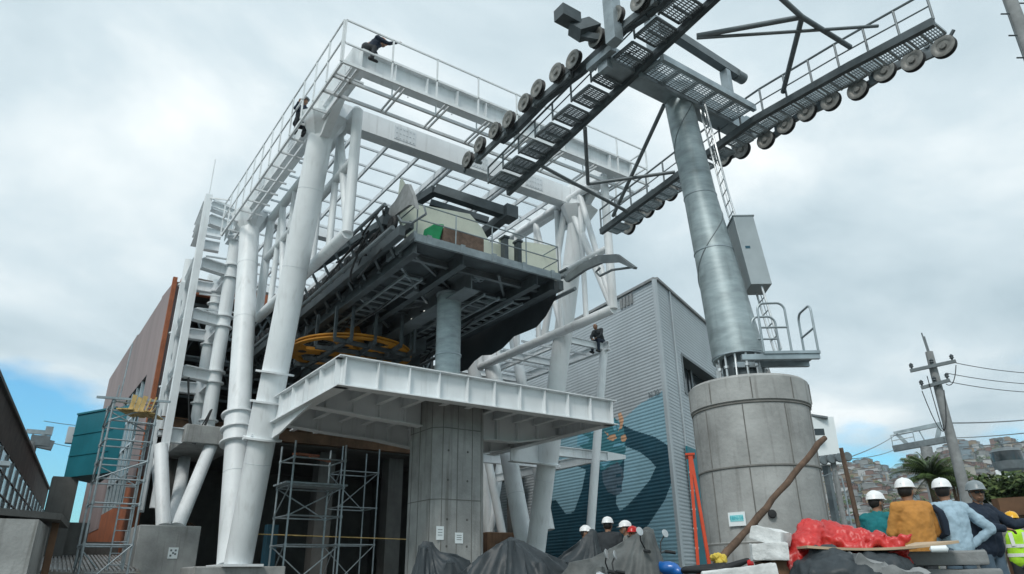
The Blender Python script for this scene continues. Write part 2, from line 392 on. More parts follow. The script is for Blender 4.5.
tagit(b.build('far_houses', WALLC+ROOFC+[DGLASS], smooth=False), 'dense spread of small houses covering the distant hillside', 'houses', kind='stuff')
# far trees between the houses
LEAF = [mat('foliage_%d' % i, c, 0.8, var=0.4, scale=4) for i, c in enumerate(((0.035, 0.065, 0.02), (0.06, 0.10, 0.03), (0.10, 0.14, 0.045)))]
def clump(b, c, r, n, rnd, leaf=0.5, sq=0.8, mats=3):
    for _ in range(n):
        v = Vector((rnd.gauss(0, 1), rnd.gauss(0, 1), rnd.gauss(0, 1))).normalized()*(r*rnd.random()**0.45); v.z *= sq
        p = Vector(c)+v; a1 = Vector((rnd.gauss(0, 1), rnd.gauss(0, 1), rnd.gauss(0, 0.7))).normalized(); a2 = a1.orthogonal().normalized()
        s = leaf*rnd.uniform(0.6, 1.3); b.add([p+a1*s, p+a2*s*0.5, p-a1*s, p-a2*s*0.5], [(0,1,2,3)], rnd.randrange(mats))
b = MB()
for _ in range(900):
    az = rr.uniform(6, 46); d_ = 225+rr.random()**0.8*850; x, y = d_*math.cos(R(az)), d_*math.sin(R(az)); r_ = rr.uniform(3, 6)
    clump(b, (x, y, hill_h(az, d_)+r_*0.7), r_, 26, rr, 1.7)
tagit(b.build('hillside_trees', LEAF, smooth=False), 'dark green trees scattered between the hillside houses', 'trees', kind='stuff')

# ------------------------------------------------------------------ white steel frame over the station
XL, XR = 5.2, 14.2
fr = thing('station_gantry', 'tall white tubular steel frame with slanting columns and a railed roof grid', 'steel frame', (9.7, 19.6, 0))
def collar(b, c, d, r, w_=0.10, h_=0.05):
    b.lathe(Vector(c)-Vector(d)*h_/2, [(r+w_, 0), (r+w_, h_), (r*0.98, h_)], 28, d)
def column(p, q, r, rings=(), label=None, sleeve=None):
    b = MB(); b.tube(p, q, r, n=32); o = b.build('column', WHITE, fr, label)
    d = (Vector(q)-Vector(p)).normalized()
    if rings:
        for zz_ in rings:
            b = MB(); t = (zz_-p[2])/(q[2]-p[2]); collar(b, Vector(p).lerp(Vector(q), t), d, r+(0.05 if sleeve else 0)); b.build('collar_ring', WHITE, o)
        if sleeve:
            b = MB(); t0, t1 = [(zz_-p[2])/(q[2]-p[2]) for zz_ in sleeve]
            b.tube(Vector(p).lerp(Vector(q), t0), Vector(p).lerp(Vector(q), t1), r+0.06, n=32); b.build('sleeve', WHITE, o)
    b = MB(); b.lathe(Vector(q)-d*0.9, [(r, 0), (r+0.32, 0.55), (r+0.34, 0.62), (r+0.1, 0.66), (r+0.1, 0.95)], 8, d); b.build('head_plate', WHITE, o)
    b = MB(); b.box(Vector(p)+Vector((0,0,-0.03)), (r*2+0.3, r*2+0.3, 0.06)); b.build('base_plate', WHITE, o)
    for t_ in (0.2, 0.62, 0.8):
        b = MB(); c_ = Vector(p).lerp(Vector(q), t_); b.lathe(c_, [(r-0.01, 0), (r+0.006, 0.008), (r+0.006, 0.018), (r-0.01, 0.026)], 30, d); b.build('weld_seam', WHITE2, o)
    return o
zA = lambda px, py, X: at(px, py, X=X)
column((XL, 19.35, 1.1), (XL, 16.3, 13.0), 0.34, (5.75, 5.0, 4.1), sleeve=(4.1, 5.0))
column((XL, 20.1, 1.1), (XL, 23.6, 13.0), 0.33, (5.2, 4.75, 4.35), sleeve=(4.35, 5.2))
column((XR, 19.0, 1.3), (XR, 15.9, 12.7), 0.31, (5.0, 4.1), sleeve=(4.1, 5.0))
column((XR, 19.4, 1.3), (XR, 22.3, 11.2), 0.30)
# rear pairs standing further back under the roof
for p_, q_, r_ in ((at(549, 530, Y=22), at(513, 335, Y=23.5), 0.22), (at(489, 534, Y=27), at(508, 420, Y=27), 0.2), (at(489, 534, Y=27.1), at(473, 345, Y=27.4), 0.26), (at(503, 537, Y=26.4), at(484, 440, Y=26.4), 0.18), (at(470, 345, Y=23), at(482, 420, Y=23), 0.25)):
    b = MB(); b.tube(p_, q_, r_, n=24); b.build('column', WHITE, fr)
# perimeter girders
YF = 14.0
def hbeam(p, q, wd, h, name='girder', m=WHITE, stiff=0):
    b = MB(); b.ibeam(p, q, wd, h, 0.03)
    if stiff:
        p, q = Vector(p), Vector(q); x, y, d = b.frame(p, q)
        for i in range(stiff+1): b.box(p.lerp(q, i/stiff), (wd*0.96, h*0.98, 0.02), (x, y, d))
    return b.build(name, m, fr)
def boxb(p, q, wd, h, name='girder', m=WHITE):
    b = MB(); b.bar(p, q, wd, h); return b.build(name, m, fr)
boxb((XL, YF, 13.12), (XL, 25.2, 13.12), 0.42, 0.60)
boxb((XR, YF, 13.12), (XR, 31, 13.12), 0.42, 0.60)
hbeam((XL, YF, 13.05), (XR+0.5, YF, 13.05), 0.36, 0.62, stiff=10)
boxb((XL+0.22, 16.35, 12.95), (XR-0.22, 16.35, 12.95), 0.42, 0.66)
boxb((XL+0.22, 23.6, 12.95), (XR-0.22, 23.6, 12.95), 0.36, 0.5)
boxb((XL+0.22, 30.8, 12.95), (XR-0.22, 30.8, 12.95), 0.36, 0.5)
# haunch plates joining girder and walkway at the column heads
for X_ in (XL, XR):
    b = MB(); b.prism([(X_-0.12, 14.9, 12.82), (X_-0.12, 17.3, 12.82), (X_-0.12, 16.9, 12.0), (X_-0.12, 16.1, 12.0)], (0.24, 0, 0)); b.build('gusset_plate', WHITE, fr)
    b = MB(); b.prism([(X_-0.1, 22.5, 12.82), (X_-0.1, 24.6, 12.82), (X_-0.1, 24.0, 12.2), (X_-0.1, 23.1, 12.2)], (0.2, 0, 0)); b.build('gusset_plate', WHITE, fr)
# bolted splice plates where the girders were joined
for (x_, y_, z_, ax_) in [(XL+0.0, y, 13.12, 'y') for y in (18.6, 21.6, 26.0)]+[(x, 16.35, 12.95, 'x') for x in (7.6, 10.2, 12.4)]:
    b = MB()
    if ax_ == 'y':
        for s_ in (-1, 1): b.box((x_+s_*0.216, y_, z_), (0.012, 0.7, 0.42)); [b.box((x_+s_*0.228, y_+dy, z_+dz), (0.014, 0.035, 0.035)) for dy in (-.28, -.16, -.05, .05, .16, .28) for dz in (-.15, 0, .15)]
        b.box((x_, y_, z_-0.306), (0.34, 0.7, 0.012))
    else:
        for s_ in (-1,): b.box((x_, y_+s_*0.216, z_), (0.7, 0.012, 0.46)); [b.box((x_+dy, y_+s_*0.228, z_+dz), (0.035, 0.014, 0.035)) for dy in (-.28, -.16, -.05, .05, .16, .28) for dz in (-.17, 0, .17)]
        b.box((x_, y_, z_-0.336), (0.7, 0.34, 0.012))
    b.build('splice_plate', WHITE2, fr)
# roof bars along Y and cross bars along X
k = 0
for X_ in (6.25, 7.3, 8.35, 9.4, 10.45, 11.5, 12.55, 13.4):
    b = MB()
    if k in (3, 5):
        b.bar((X_-0.09, 16.6, 12.75), (X_-0.09, 30.6, 12.75), 0.07, 0.2); b.bar((X_+0.09, 16.6, 12.75), (X_+0.09, 30.6, 12.75), 0.07, 0.2)
    else: b.bar((X_, 16.6, 12.78), (X_, 30.6, 12.78), 0.06, 0.14)
    b.build('rafter', WHITE2, fr); k += 1
Y_ = 17.3
while Y_ < 30.5:
    b = MB(); b.bar((XL+0.25, Y_, 12.88), (XR-0.25, Y_, 12.88), 0.05, 0.06); b.build('purlin', WHITE2, fr); Y_ += 0.95
# walkway hung round the outside, with crossbars, hangers and handrail
WZ = 12.42; XO, YO, XE = 4.58, 13.5, 15.05
b = MB()
for yy in (YO, YO+0.62, YO+1.3): b.bar((XO, yy, WZ), (XE, yy, WZ), 0.06, 0.09)
X_ = XO+0.3
while X_ < XE: b.bar((X_, YO, WZ), (X_, YO+1.3, WZ), 0.045, 0.05); b.bar((X_+0.12, YO, WZ), (X_+0.12, YO+1.3, WZ), 0.045, 0.05); b.bar((X_, YO+0.62, WZ), (X_, YO+0.62, WZ+0.4), 0.03, 0.03); X_ += 1.32
b.build('front_walkway', WHITE, fr)
b = MB()
for xx in (XO, XO+0.45): b.bar((xx, YO+0.02, WZ), (xx, 24.8, WZ), 0.06, 0.09)
Y_ = YO+0.5
while Y_ < 24.8: b.bar((XO, Y_, WZ), (XL+0.15, Y_, WZ), 0.045, 0.05); Y_ += 0.85
b.build('side_walkway', WHITE, fr)
b = MB(); railing(b, [(XO, YO, WZ), (XE, YO, WZ)], 1.3, 1.32, 0.02, (1.0, 0.45), square=True)
b.build('railing', WHITE, fr)
b = MB(); railing(b, [(XO-0.045, YO+0.02, WZ), (XO-0.045, 24.8, WZ)], 1.3, 0.95, 0.02, (1.0, 0.5), square=True); b.build('railing', WHITE, fr)
b = MB(); b.bar((XE, YO, WZ), (XE, YO+1.6, WZ), 0.06, 0.09); railing(b, [(XE, YO, WZ), (XE, YO+1.5, WZ)], 1.3, 1.5, 0.022, (1.0, 0.5), square=True); b.build('railing', WHITE, fr)
# second railing line behind the front beam
b = MB(); railing(b, [(XL+0.4, YF+0.9, 13.3), (XR, YF+0.9, 13.3)], 0.55, 1.4, 0.016, (1.0,), square=True); b.build('railing', WHITE, fr)
# side trusses
def side_truss(X_, ys, zb, zm, zt, ztb, r=0.13):
    y0, y1 = ys
    b = MB(); b.tube((X_, y0, zb), (X_, y1, zb), r*1.25, n=16); b.build('bottom_chord', WHITE, fr)
    b = MB(); b.tube((X_, y0, zm), (X_, y1, zm), r*0.95, n=16); b.build('middle_chord', WHITE, fr)
    b = MB(); b.tube((X_, y0, zt), (X_, y1, zt), r*1.15, n=16); b.build('top_chord', WHITE, fr)
    n = 6
    for i in range(n+1):
        yy = y0+(y1-y0)*i/n
        b = MB(); b.tube((X_, yy, zb), (X_, yy, zt), r*(1.1 if i in (0, n) else 0.72), n=14); b.build('upright', WHITE, fr)
        if i in (0, 2, 4): b = MB(); b.tube((X_, yy, zb), (X_, yy+(y1-y0)/n, zt), r*0.8, n=12); b.build('diagonal', WHITE, fr)
side_truss(5.85, (15.55, 23.2), 8.95, 11.15, 12.75, 0)
side_truss(13.9, (14.35, 21.8), 8.15, 10.2, 12.75, 0, 0.12)
# raking props from right column head down to the truss foot
b = MB(); b.tube((13.95, 16.2, 12.6), (13.9, 14.35, 8.15), 0.12, n=14); b.build('diagonal', WHITE, fr)
b = MB(); b.tube((13.95, 16.4, 12.6), (13.9, 17.8, 8.15), 0.12, n=14); b.build('diagonal', WHITE, fr)
b = MB(); b.bar((XL, 19.75, 0.0), (XL, 19.75, 1.05), 2.2, 1.5, up=(0,1,0)); o = b.build('plinth', CONC, None, bevel=0.03)
tagit(o, 'low concrete plinth under the foot of the left pair of white columns', 'plinth')
b = MB(); b.bar((XR, 19.2, 0.0), (XR, 19.2, 1.25), 1.9, 1.5, up=(0,1,0)); o = b.build('plinth', CONC, None, bevel=0.03)
tagit(o, 'concrete plinth under the right pair of white columns behind the tarpaulins', 'plinth')
b = MB(); b.bb((17.0, 26.0, 0), (19.2, 28.6, 2.5)); o = b.build('plinth', RUSTD, None, bevel=0.03)
tagit(o, 'brown stained base under the rear slanting columns right of the pier', 'plinth')

# ------------------------------------------------------------------ canopy platform
cp = thing('steel_canopy', 'white steel canopy platform with ribbed underside cantilevered round the concrete pier', 'canopy', (9.0, 16.3, 0))
Z0, Z1, CY0, CY1, CX0, CX1 = 4.46, 5.07, 13.6, 19.4, 5.2, 13.05
def fascia(p, q, n, name='edge_beam'):
    b = MB(); p, q = Vector(p), Vector(q); x, y, d = b.frame(p, q); h = Z1-Z0; c = (p+q)/2; L = (q-p).length
    b.box(c, (0.02, h, L), (x, y, d)); b.box(c+y*(h/2+0.012), (0.3, 0.025, L+0.3), (x, y, d)); b.box(c-y*(h/2+0.012), (0.3, 0.025, L+0.3), (x, y, d))
    for i in range(n+1): b.box(p.lerp(q, i/n), (0.26, h-0.006, 0.02), (x, y, d))
    return b.build(name, WHITE, cp)
zc_ = (Z0+Z1)/2
fascia((CX0+0.15, CY0+0.15, zc_), (CX1-0.15, CY0+0.15, zc_), 10)
fascia((CX0+0.15, CY0+0.3, zc_), (CX0+0.15, CY1, zc_), 6)
fascia((CX1-0.15, CY0+0.3, zc_), (CX1-0.15, CY1, zc_), 6)
b = MB(); b.bb((CX0+0.3, CY0+0.3, Z1-0.09), (CX1-0.3, CY1-0.1, Z1-0.045)); b.build('deck_plate', WHITE2, cp)
for i in range(11):
    X_ = CX0+0.55+i*0.69
    b = MB(); b.ibeam((X_, CY0+0.3, Z1-0.25), (X_, CY1+0.75, Z1-0.25), 0.13, 0.28, 0.018); b.build('rib', WHITE, cp)
def haunch(Y_, prof, name='cross_girder'):
    b = MB(); b.prism([(x, Y_-0.015, z) for x, z in prof], (0, 0.03, 0))
    n = len(prof)//2
    low = [p for p in prof if p[1] < Z1-0.4]
    for p, q in zip(low[:-1], low[1:]): b.bar((p[0], Y_, p[1]), (q[0], Y_, q[1]), 0.3, 0.025, up=(0,0,1))
    x_ = CX0+0.6
    while x_ < CX1-0.4:
        zb = None
        for p, q in zip(low[:-1], low[1:]):
            a_, c_ = min(p[0], q[0]), max(p[0], q[0])
            if a_ <= x_ <= c_ and c_ > a_: t = (x_-p[0])/(q[0]-p[0]); zb = p[1]+(q[1]-p[1])*t
        if zb is not None: b.bb((x_-0.01, Y_-0.13, zb), (x_+0.01, Y_+0.13, Z1-0.11))
        x_ += 0.69
    return b.build(name, WHITE, cp)
prof = [(CX0+0.05, Z1-0.1), (CX0+0.05, 4.46), (6.0, 4.42), (6.8, 4.36), (8.2, 4.30), (9.9, 4.12), (11.3, 4.16), (12.3, 4.34), (CX1-0.32, 4.48), (CX1-0.32, Z1-0.1)]
haunch(15.9, prof); haunch(18.3, prof)
# side plate that sweeps from the fascia into the left column sleeves
b = MB(); b.prism([(CX0+0.12, 15.2, 4.46), (CX0+0.12, 16.4, 4.3), (CX0+0.12, 17.6, 4.1), (CX0+0.12, 18.5, 4.05), (CX0+0.12, 18.5, 5.07), (CX0+0.12, 15.2, 5.07)], (0.05, 0, 0)); b.build('side_plate', WHITE, cp)
b = MB(); b.prism([(CX0+0.1, 18.4, 4.1), (CX0-0.35, 18.3, 4.1), (CX0-0.4, 19.0, 4.1), (CX0+0.1, 19.2, 4.1)], (0, 0, 0.05)); b.build('gusset_plate', WHITE, cp)
# bolted brackets to the right column sleeve
b = MB(); b.ibeam((CX1-0.3, 18.2, 4.45), (XR, 18.2, 4.45), 0.28, 0.8, 0.03); b.build('bracket_arm', WHITE, cp)

# ------------------------------------------------------------------ central pier
pr = thing('concrete_pier', 'tall chamfered board-marked concrete pier carrying the canopy', 'pier', (8.9, 16.1, 0))
b = MB(); x0, x1, y0, y1, c_ = 8.34, 9.84, 15.05, 16.6, 0.2
b.prism([(x0+c_, y0, 0), (x1-c_, y0, 0), (x1, y0+c_, 0), (x1, y1-c_, 0), (x1-c_, y1, 0), (x0+c_, y1, 0), (x0, y1-c_, 0), (x0, y0+c_, 0)], (0, 0, 4.93)); b.build('shaft', CONC, pr)
b = MB()
for zz_ in (2.45, 4.15):
    b.bar((x0+c_, y0-0.004, zz_), (x1-c_, y0-0.004, zz_), 0.012, 0.02)
    b.bar((x0+c_, y0-0.003, zz_), (x0-0.003, y0+c_, zz_), 0.012, 0.02); b.bar((x0-0.003, y0+c_, zz_), (x0-0.003, y1-c_, zz_), 0.012, 0.02)
for X_ in (x0+c_, x0+c_+0.42, x0+c_+0.84, x1-c_): b.bar((X_, y0-0.003, 0.02), (X_, y0-0.003, 4.9), 0.014, 0.012)
for Y_ in (y0+c_, y0+0.8, y0+1.2): b.bar((x0-0.003, Y_, 0.02), (x0-0.003, Y_, 4.9), 0.012, 0.014)
b.build('formwork_seams', CONC3, pr)
for zz_ in (0.6, 1.4, 2.0, 2.9, 3.6):
    for X_ in (8.7, 9.25): b = MB(); b.lathe((X_, y0-0.002, zz_), [(0.028, 0), (0.02, -0.004)], 12, (0, 1, 0)); b.build('tie_hole', CONC2, pr)
for (px, py, w_, h_, lb) in ((440, 533, 0.20, 0.30, 'plain white paper notice taped to the concrete pier, upper left of the two'), (459, 538, 0.22, 0.24, 'white paper notice with grey writing on the concrete pier, lower right of the two')):
    p = at(px, py, Y=y0-0.012)
    n_ = thing('paper_notice', lb, 'notice', p)
    b = MB(); b.box(p, (w_, 0.006, h_)); b.build('sheet', SIGNW, n_)
    b = MB()
    for i in range(3): b.box(p+Vector((0, -0.006, h_*0.25-i*h_*0.2)), (w_*0.6, 0.004, 0.012))
    b.build('print_lines', MIDST, n_)
# ------------------------------------------------------------------ ropeway station deck
dk = thing('station_deck', 'dark steel cable car station deck raised on one round galvanised column', 'station deck', (9.3, 16.2, 4.95))
b = MB(); b.tube((9.25, 16.15, 4.95), (9.25, 16.15, 8.2), 0.345, n=32); c1 = b.build('column', GALVB, dk)
for zz_ in (5.0, 6.35, 8.15): b = MB(); b.lathe((9.25, 16.15, zz_), [(0.375, 0), (0.375, 0.04), (0.335, 0.05)], 28); b.build('seam_ring', GALV, c1)
DX0, DX1, DY0, DY1, DZ = 7.05, 11.6, 14.05, 29.0, 8.55
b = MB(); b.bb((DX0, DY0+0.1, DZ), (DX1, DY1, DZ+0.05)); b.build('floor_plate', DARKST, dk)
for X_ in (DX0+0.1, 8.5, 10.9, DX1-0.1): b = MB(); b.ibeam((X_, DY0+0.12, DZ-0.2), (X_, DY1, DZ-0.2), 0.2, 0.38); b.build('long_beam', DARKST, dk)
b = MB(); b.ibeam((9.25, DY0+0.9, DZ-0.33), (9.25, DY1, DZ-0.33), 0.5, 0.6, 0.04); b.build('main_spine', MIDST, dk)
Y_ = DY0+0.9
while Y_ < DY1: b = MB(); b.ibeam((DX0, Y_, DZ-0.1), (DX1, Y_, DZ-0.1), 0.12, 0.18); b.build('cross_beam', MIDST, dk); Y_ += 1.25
# service ladders of angle iron, hoses and boxes under the floor
for X_, wd_ in ((7.75, 0.5), (10.25, 0.5), (11.15, 0.34)):
    b = MB(); zz_ = DZ-0.42
    for s_ in (-1, 1): b.bar((X_+s_*wd_/2, DY0+1.4, zz_), (X_+s_*wd_/2, DY1-3, zz_), 0.05, 0.07)
    Y_ = DY0+1.5
    while Y_ < DY1-3: b.bar((X_-wd_/2, Y_, zz_), (X_+wd_/2, Y_, zz_), 0.04, 0.05); Y_ += 0.42
    b.build('cable_ladder', GALV, dk)
rq = random.Random(21)
for i in range(9):
    x_, y_ = rq.uniform(7.4, 11.2), rq.uniform(15.0, 22); b = MB(); b.box((x_, y_, DZ-0.3), (rq.uniform(.15, .5), rq.uniform(.2, .6), rq.uniform(.12, .3))); b.build('junction_box', MIDST if i % 2 else DARKST, dk)
for i in range(12):
    x_, y_ = rq.uniform(7.3, 11.3), rq.uniform(14.8, 21); L_ = rq.uniform(0.8, 3); dx_ = rq.uniform(-.6, .6); b = MB()
    b.path([Vector((x_+dx_*k/8, y_+L_*k/8, DZ-0.38-0.16*math.sin(k/8*math.pi))) for k in range(9)], 0.02, 6); b.build('hose', BLACK, dk)
for i in range(4):
    b = MB(); b.bar((7.2, 15.2+i*2.6, DZ-0.3), (9.1, 17.2+i*2.6, DZ-0.3), 0.06, 0.06); b.bar((9.4, 17.2+i*2.6, DZ-0.3), (11.4, 15.2+i*2.6, DZ-0.3), 0.06, 0.06); b.build('wind_bracing', GALV, dk)
# light edge channel, bolts, underside lattice and small plates
b = MB(); b.bar((DX0-0.02, DY0, DZ-0.02), (DX1+0.02, DY0, DZ-0.02), 0.08, 0.2); b.bar((DX0, DY0, DZ+0.06), (DX0, DY0+1.6, DZ+0.02), 0.08, 0.2)
for i in range(5): b.box((DX0+0.35+i*0.98, DY0-0.06, DZ-0.02), (0.12, 0.05, 0.24))
b.build('edge_channel', GALV, dk)
b = MB()
for p, q in (((7.2, 14.6), (9.6, 16.4)), ((9.9, 14.6), (11.4, 16.4)), ((7.2, 20.5), (9.5, 17.5)), ((9.9, 17.8), (11.4, 20.4))): b.bar((*p, DZ-0.15), (*q, DZ-0.15), 0.07, 0.07)
b.build('wind_bracing', MIDST, dk)
b = MB()
for (px, py) in ((450, 271), (478, 279)):
    p = at(px, py, z=DZ-0.05); b.box(p, (0.34, 0.3, 0.03))
    for i in range(4): b.box(p+Vector((0.12*math.cos(i*1.57), 0.12*math.sin(i*1.57), -0.03)), (0.07, 0.07, 0.03))
b.build('cover_plate', GALV, dk)
b = MB(); railing(b, [(DX0+0.02, DY0+1.3, DZ+0.08), (DX0+0.02, DY0, DZ+0.08), (DX1-0.02, DY0, DZ+0.08), (DX1-0.02, DY0+1.3, DZ+0.08)], 0.85, 1.1, 0.018, (1.0, 0.5)); b.build('railing', GALV, dk)
for X_, lb in ((9.9, 0), (10.35, 0)):
    b = MB(); b.box((X_, DY0+0.25, DZ+0.45), (0.12, 0.2, 0.75)); b.box((X_, DY0+0.25, DZ+0.85), (0.18, 0.26, 0.06)); b.build('control_post', DARKST, dk)
# stored cream cover panels behind the railing: bent sheets with a real thickness
def sheet(pts, thick, name, m, parent):
    b = MB(); b.prism(pts, thick); return b.build(name, m, parent)
Yp = DY0+0.95
P = lambda px, py, y=None: at(px, py, Y=y if y else Yp)
sheet([P(402, 178), P(418, 204), P(470, 214), P(482, 228), P(500, 262), P(495, 275), P(425, 262), P(408, 243), P(398, 210)], (0, 0.12, 0), 'cream_cover_panel', CREAM, dk)
Yp2 = DY0+0.7
sheet([P(500, 238, Yp2), P(555, 246, Yp2), P(559, 280, Yp2), P(515, 272, Yp2)], (0, 0.1, 0), 'cream_cover_panel', CREAM, dk)
sheet([P(478, 240, Yp2+.2), P(500, 244, Yp2+.2), P(512, 272, Yp2+.2), P(485, 268, Yp2+.2)], (0, 0.1, 0), 'cream_cover_panel', CREAM, dk)
# upper dark beams of the running gear
q0, q1 = at(435, 190, Y=16.2), at(508, 214, Y=15.2)
b = MB(); b.bar(q0, q1, 0.3, 0.3); b.box(q1, (0.4, 0.5, 0.4)); b.bar(q0, q0+Vector((-1.2, 7, -0.3)), 0.24, 0.24); b.bar(q1, q1+Vector((0, 3.4, -0.2)), 0.26, 0.26)
b.bar(at(430, 203, Y=17.2), at(488, 221, Y=16.6), 0.2, 0.2)
b.build('upper_frame', DARKST, dk)
b = MB(); b.bar(q1+Vector((-0.4, 1.2, 0)), Vector((q1.x-0.4, q1.y+1.2, DZ)), 0.22, 0.22); b.bar(q0+Vector((0, 1.2, 0)), Vector((q0.x, q0.y+1.2, DZ)), 0.22, 0.22); b.bar(q1+Vector((-0.4, 3.2, 0)), Vector((q1.x-0.4, q1.y+3.2, DZ)), 0.22, 0.22); b.build('frame_post', DARKST, dk)
# running lanes on both sides with tyre conveyor, guide rail and trumpet
WHL = None
for X_, s, yst in ((6.75, -1, 14.2), (11.95, 1, 14.4)):
    b = MB(); zl = DZ+0.15 if s < 0 else DZ-0.05
    b.bar((X_, yst, zl), (X_, DY1, zl), 0.16, 0.28); b.bar((X_-s*0.35, yst+0.2, zl+0.35), (X_-s*0.35, DY1, zl+0.35), 0.12, 0.2); b.build('lane_beam', DARKST, dk)
    b = MB(); b.tube((X_+s*0.35, yst-0.2, zl-0.1), (X_+s*0.35, DY1, zl-0.1), 0.06, n=10); b.tube((X_+s*0.42, yst+0.2, zl+0.7), (X_+s*0.42, DY1, zl+0.7), 0.05, n=10); b.build('guide_rail', MIDST, dk)
    Y_ = yst+0.8
    while Y_ < DY1: b = MB(); b.bar((X_, Y_, zl), (X_+s*0.42, Y_, zl+0.7), 0.06, 0.06); b.bar((X_, Y_, zl), (DX0 if s < 0 else DX1, Y_+0.2, DZ-0.1), 0.08, 0.1); b.build('lane_bracket', DARKST, dk); Y_ += 0.9
    b = MB(); b.bar((X_-s*0.2, yst+1.2, zl+0.1), (X_-s*0.2, DY1, zl+0.1), 0.5, 0.06); b.bar((X_-s*0.46, yst+0.6, zl-0.1), (X_-s*0.46, DY1, zl-0.1), 0.05, 0.5); b.build('lane_gap_panel', DARKST, dk)  # dark panels added to block the sky showing between lane and deck
    for i in range(22):
        Y_ = yst+0.6+i*0.58
        b = MB(); b.lathe((X_-0.08, Y_, zl+0.42), [(0.13, 0), (0.13, 0.02), (0.20, 0.02), (0.235, 0.05), (0.235, 0.11), (0.20, 0.14), (0.13, 0.14), (0.13, 0.16)], 18, (1, 0, 0)); b.build('conveyor_tyre', BLACK, dk)
# trumpets where the carriers enter: widening curved blades
def trumpet(pts_top, pts_bot, thick, m):
    b = MB(); n = len(pts_top); b.v = [Vector(p) for p in pts_top+pts_bot]+[Vector(p)+Vector(thick) for p in pts_top+pts_bot]
    k = 2*n
    for i in range(n-1):
        b.f += [(i, i+1, n+i+1, n+i), (k+i, k+n+i, k+n+i+1, k+i+1), (i, k+i, k+i+1, i+1), (n+i, n+i+1, k+n+i+1, k+n+i)]; b.m += [0]*4
    b.f += [(0, n, k+n, k), (n-1, k+n-1, k+2*n-1, 2*n-1)]; b.m += [0]*2
    return b.build('entry_trumpet', m, dk)
def curve(pairs, X_): return [at(px, py, X=X_) for px, py in pairs]
trumpet(curve([(384, 214), (395, 201), (405, 184), (408, 184), (413, 196)], 6.9), curve([(388, 221), (399, 212), (409, 205), (413, 205), (416, 209)], 6.9), (0.08, -0.03, 0), SLAB)
trumpet(curve([(563, 278), (580, 264), (598, 255), (616, 254), (634, 267)], 12.3), curve([(566, 282), (584, 270), (600, 263), (618, 262), (633, 269)], 12.3), (0.10, -0.03, 0), MIDST)
b = MB(); b.path(curve([(398, 216), (402, 222), (412, 223), (426, 214), (424, 206)], 6.8), 0.03); b.build('guide_hoop', MIDST, dk)
b = MB(); b.path(curve([(600, 268), (596, 272), (600, 276), (612, 270), (634, 267)], 12.4), 0.035); b.path(curve([(505, 305), (535, 290), (565, 276)], 12.3), 0.05); b.build('guide_hoop', MIDST, dk)
# cables and hoses at the left lane end
b = MB(); rh = random.Random(3)
for i in range(9):
    p0 = Vector((6.6+rh.uniform(-.3, .3), 14.8+rh.uniform(0, 1.6), DZ+rh.uniform(0.2, 1.2))); p3 = p0+Vector((rh.uniform(-.4, .5), rh.uniform(.3, 1.6), rh.uniform(-1.0, -.2)))
    b.path([p0.lerp(p3, t)+Vector((-0.2*math.sin(t*3.1), 0, -0.35*math.sin(t*3.1))) for t in [k/8 for k in range(9)]], 0.028)
b.build('loose_hoses', BLACK, dk)
b = MB(); p = at(385, 223, X=6.75)
for i in range(5): a_ = i*0.6; b.bar(p, p+Vector((0.1*i-0.2, -0.3*math.cos(a_), 0.42*math.sin(a_+0.5))), 0.07, 0.07)
b.box(p, (0.3, 0.4, 0.3)); b.build('lane_end_bracket', DARKST, dk)
# the big yellow bullwheel lying under the rear of the deck
bw = Vector((8.15, 20.4, 7.35)); b = MB(); RW = 1.85
b.lathe(bw, [(RW, -0.06), (RW+0.05, -0.07), (RW+0.05, -0.03), (RW-0.03, 0), (RW+0.05, 0.03), (RW+0.05, 0.07), (RW-0.15, 0.06), (RW-0.15, -0.06), (RW, -0.06)], 64); o = b.build('bullwheel', YELLOW, dk)
b = MB()
for i in range(5):
    a_ = i*math.pi/2.5+0.35; d_ = Vector((math.cos(a_), math.sin(a_), 0)); n_ = Vector((-d_.y, d_.x, 0))
    pts = [bw+d_*0.2+n_*0.36, bw+d_*0.9+n_*0.22, bw+d_*1.4+n_*0.26, bw+d_*1.72+n_*0.7, bw+d_*1.72-n_*0.7, bw+d_*1.4-n_*0.26, bw+d_*0.9-n_*0.22, bw+d_*0.2-n_*0.36]
    b.prism([p+Vector((0,0,-0.05)) for p in pts], (0, 0, 0.1))
b.build('spoke_web', YELLOW, o)
b = MB(); b.lathe(bw, [(0.42, -0.12), (0.42, 0.3), (0.2, 0.9)], 24); b.build('hub', YELLOW, o)
b = MB()
for i in range(5):
    a_ = i*math.pi/2.5+0.35; d_ = Vector((math.cos(a_), math.sin(a_), 0)); b.lathe(bw+d_*0.85+Vector((0,0,-0.056)), [(0.11, 0), (0.11, 0.004)], 16); b.lathe(bw+d_*1.5+Vector((0,0,-0.056)), [(0.13, 0), (0.13, 0.004)], 16)
b.build('lightening_hole', BLACK, o)
# frames and brackets hanging round and below the wheel
for (x0_, y0_, x1_, y1_) in ((7.0, 18.9, 9.6, 19.2), (6.8, 19.9, 9.8, 19.6), (8.1, 18.5, 8.4, 22.3), (9.5, 18.7, 9.6, 22), (6.9, 22.0, 9.9, 21.8), (6.9, 21.2, 9.9, 20.9), (8.9, 18.4, 9.1, 22.3), (7.4, 18.6, 7.3, 22.4)):
    b = MB(); b.bar((x0_, y0_, 7.22), (x1_, y1_, 7.22), 0.1, 0.12); b.bar((x0_, y0_, 7.22), (x0_, y0_, DZ-0.3), 0.08, 0.08); b.bar((x1_, y1_, 7.22), (x1_, y1_, DZ-0.3), 0.08, 0.08); b.build('wheel_cradle', DARKST, dk)
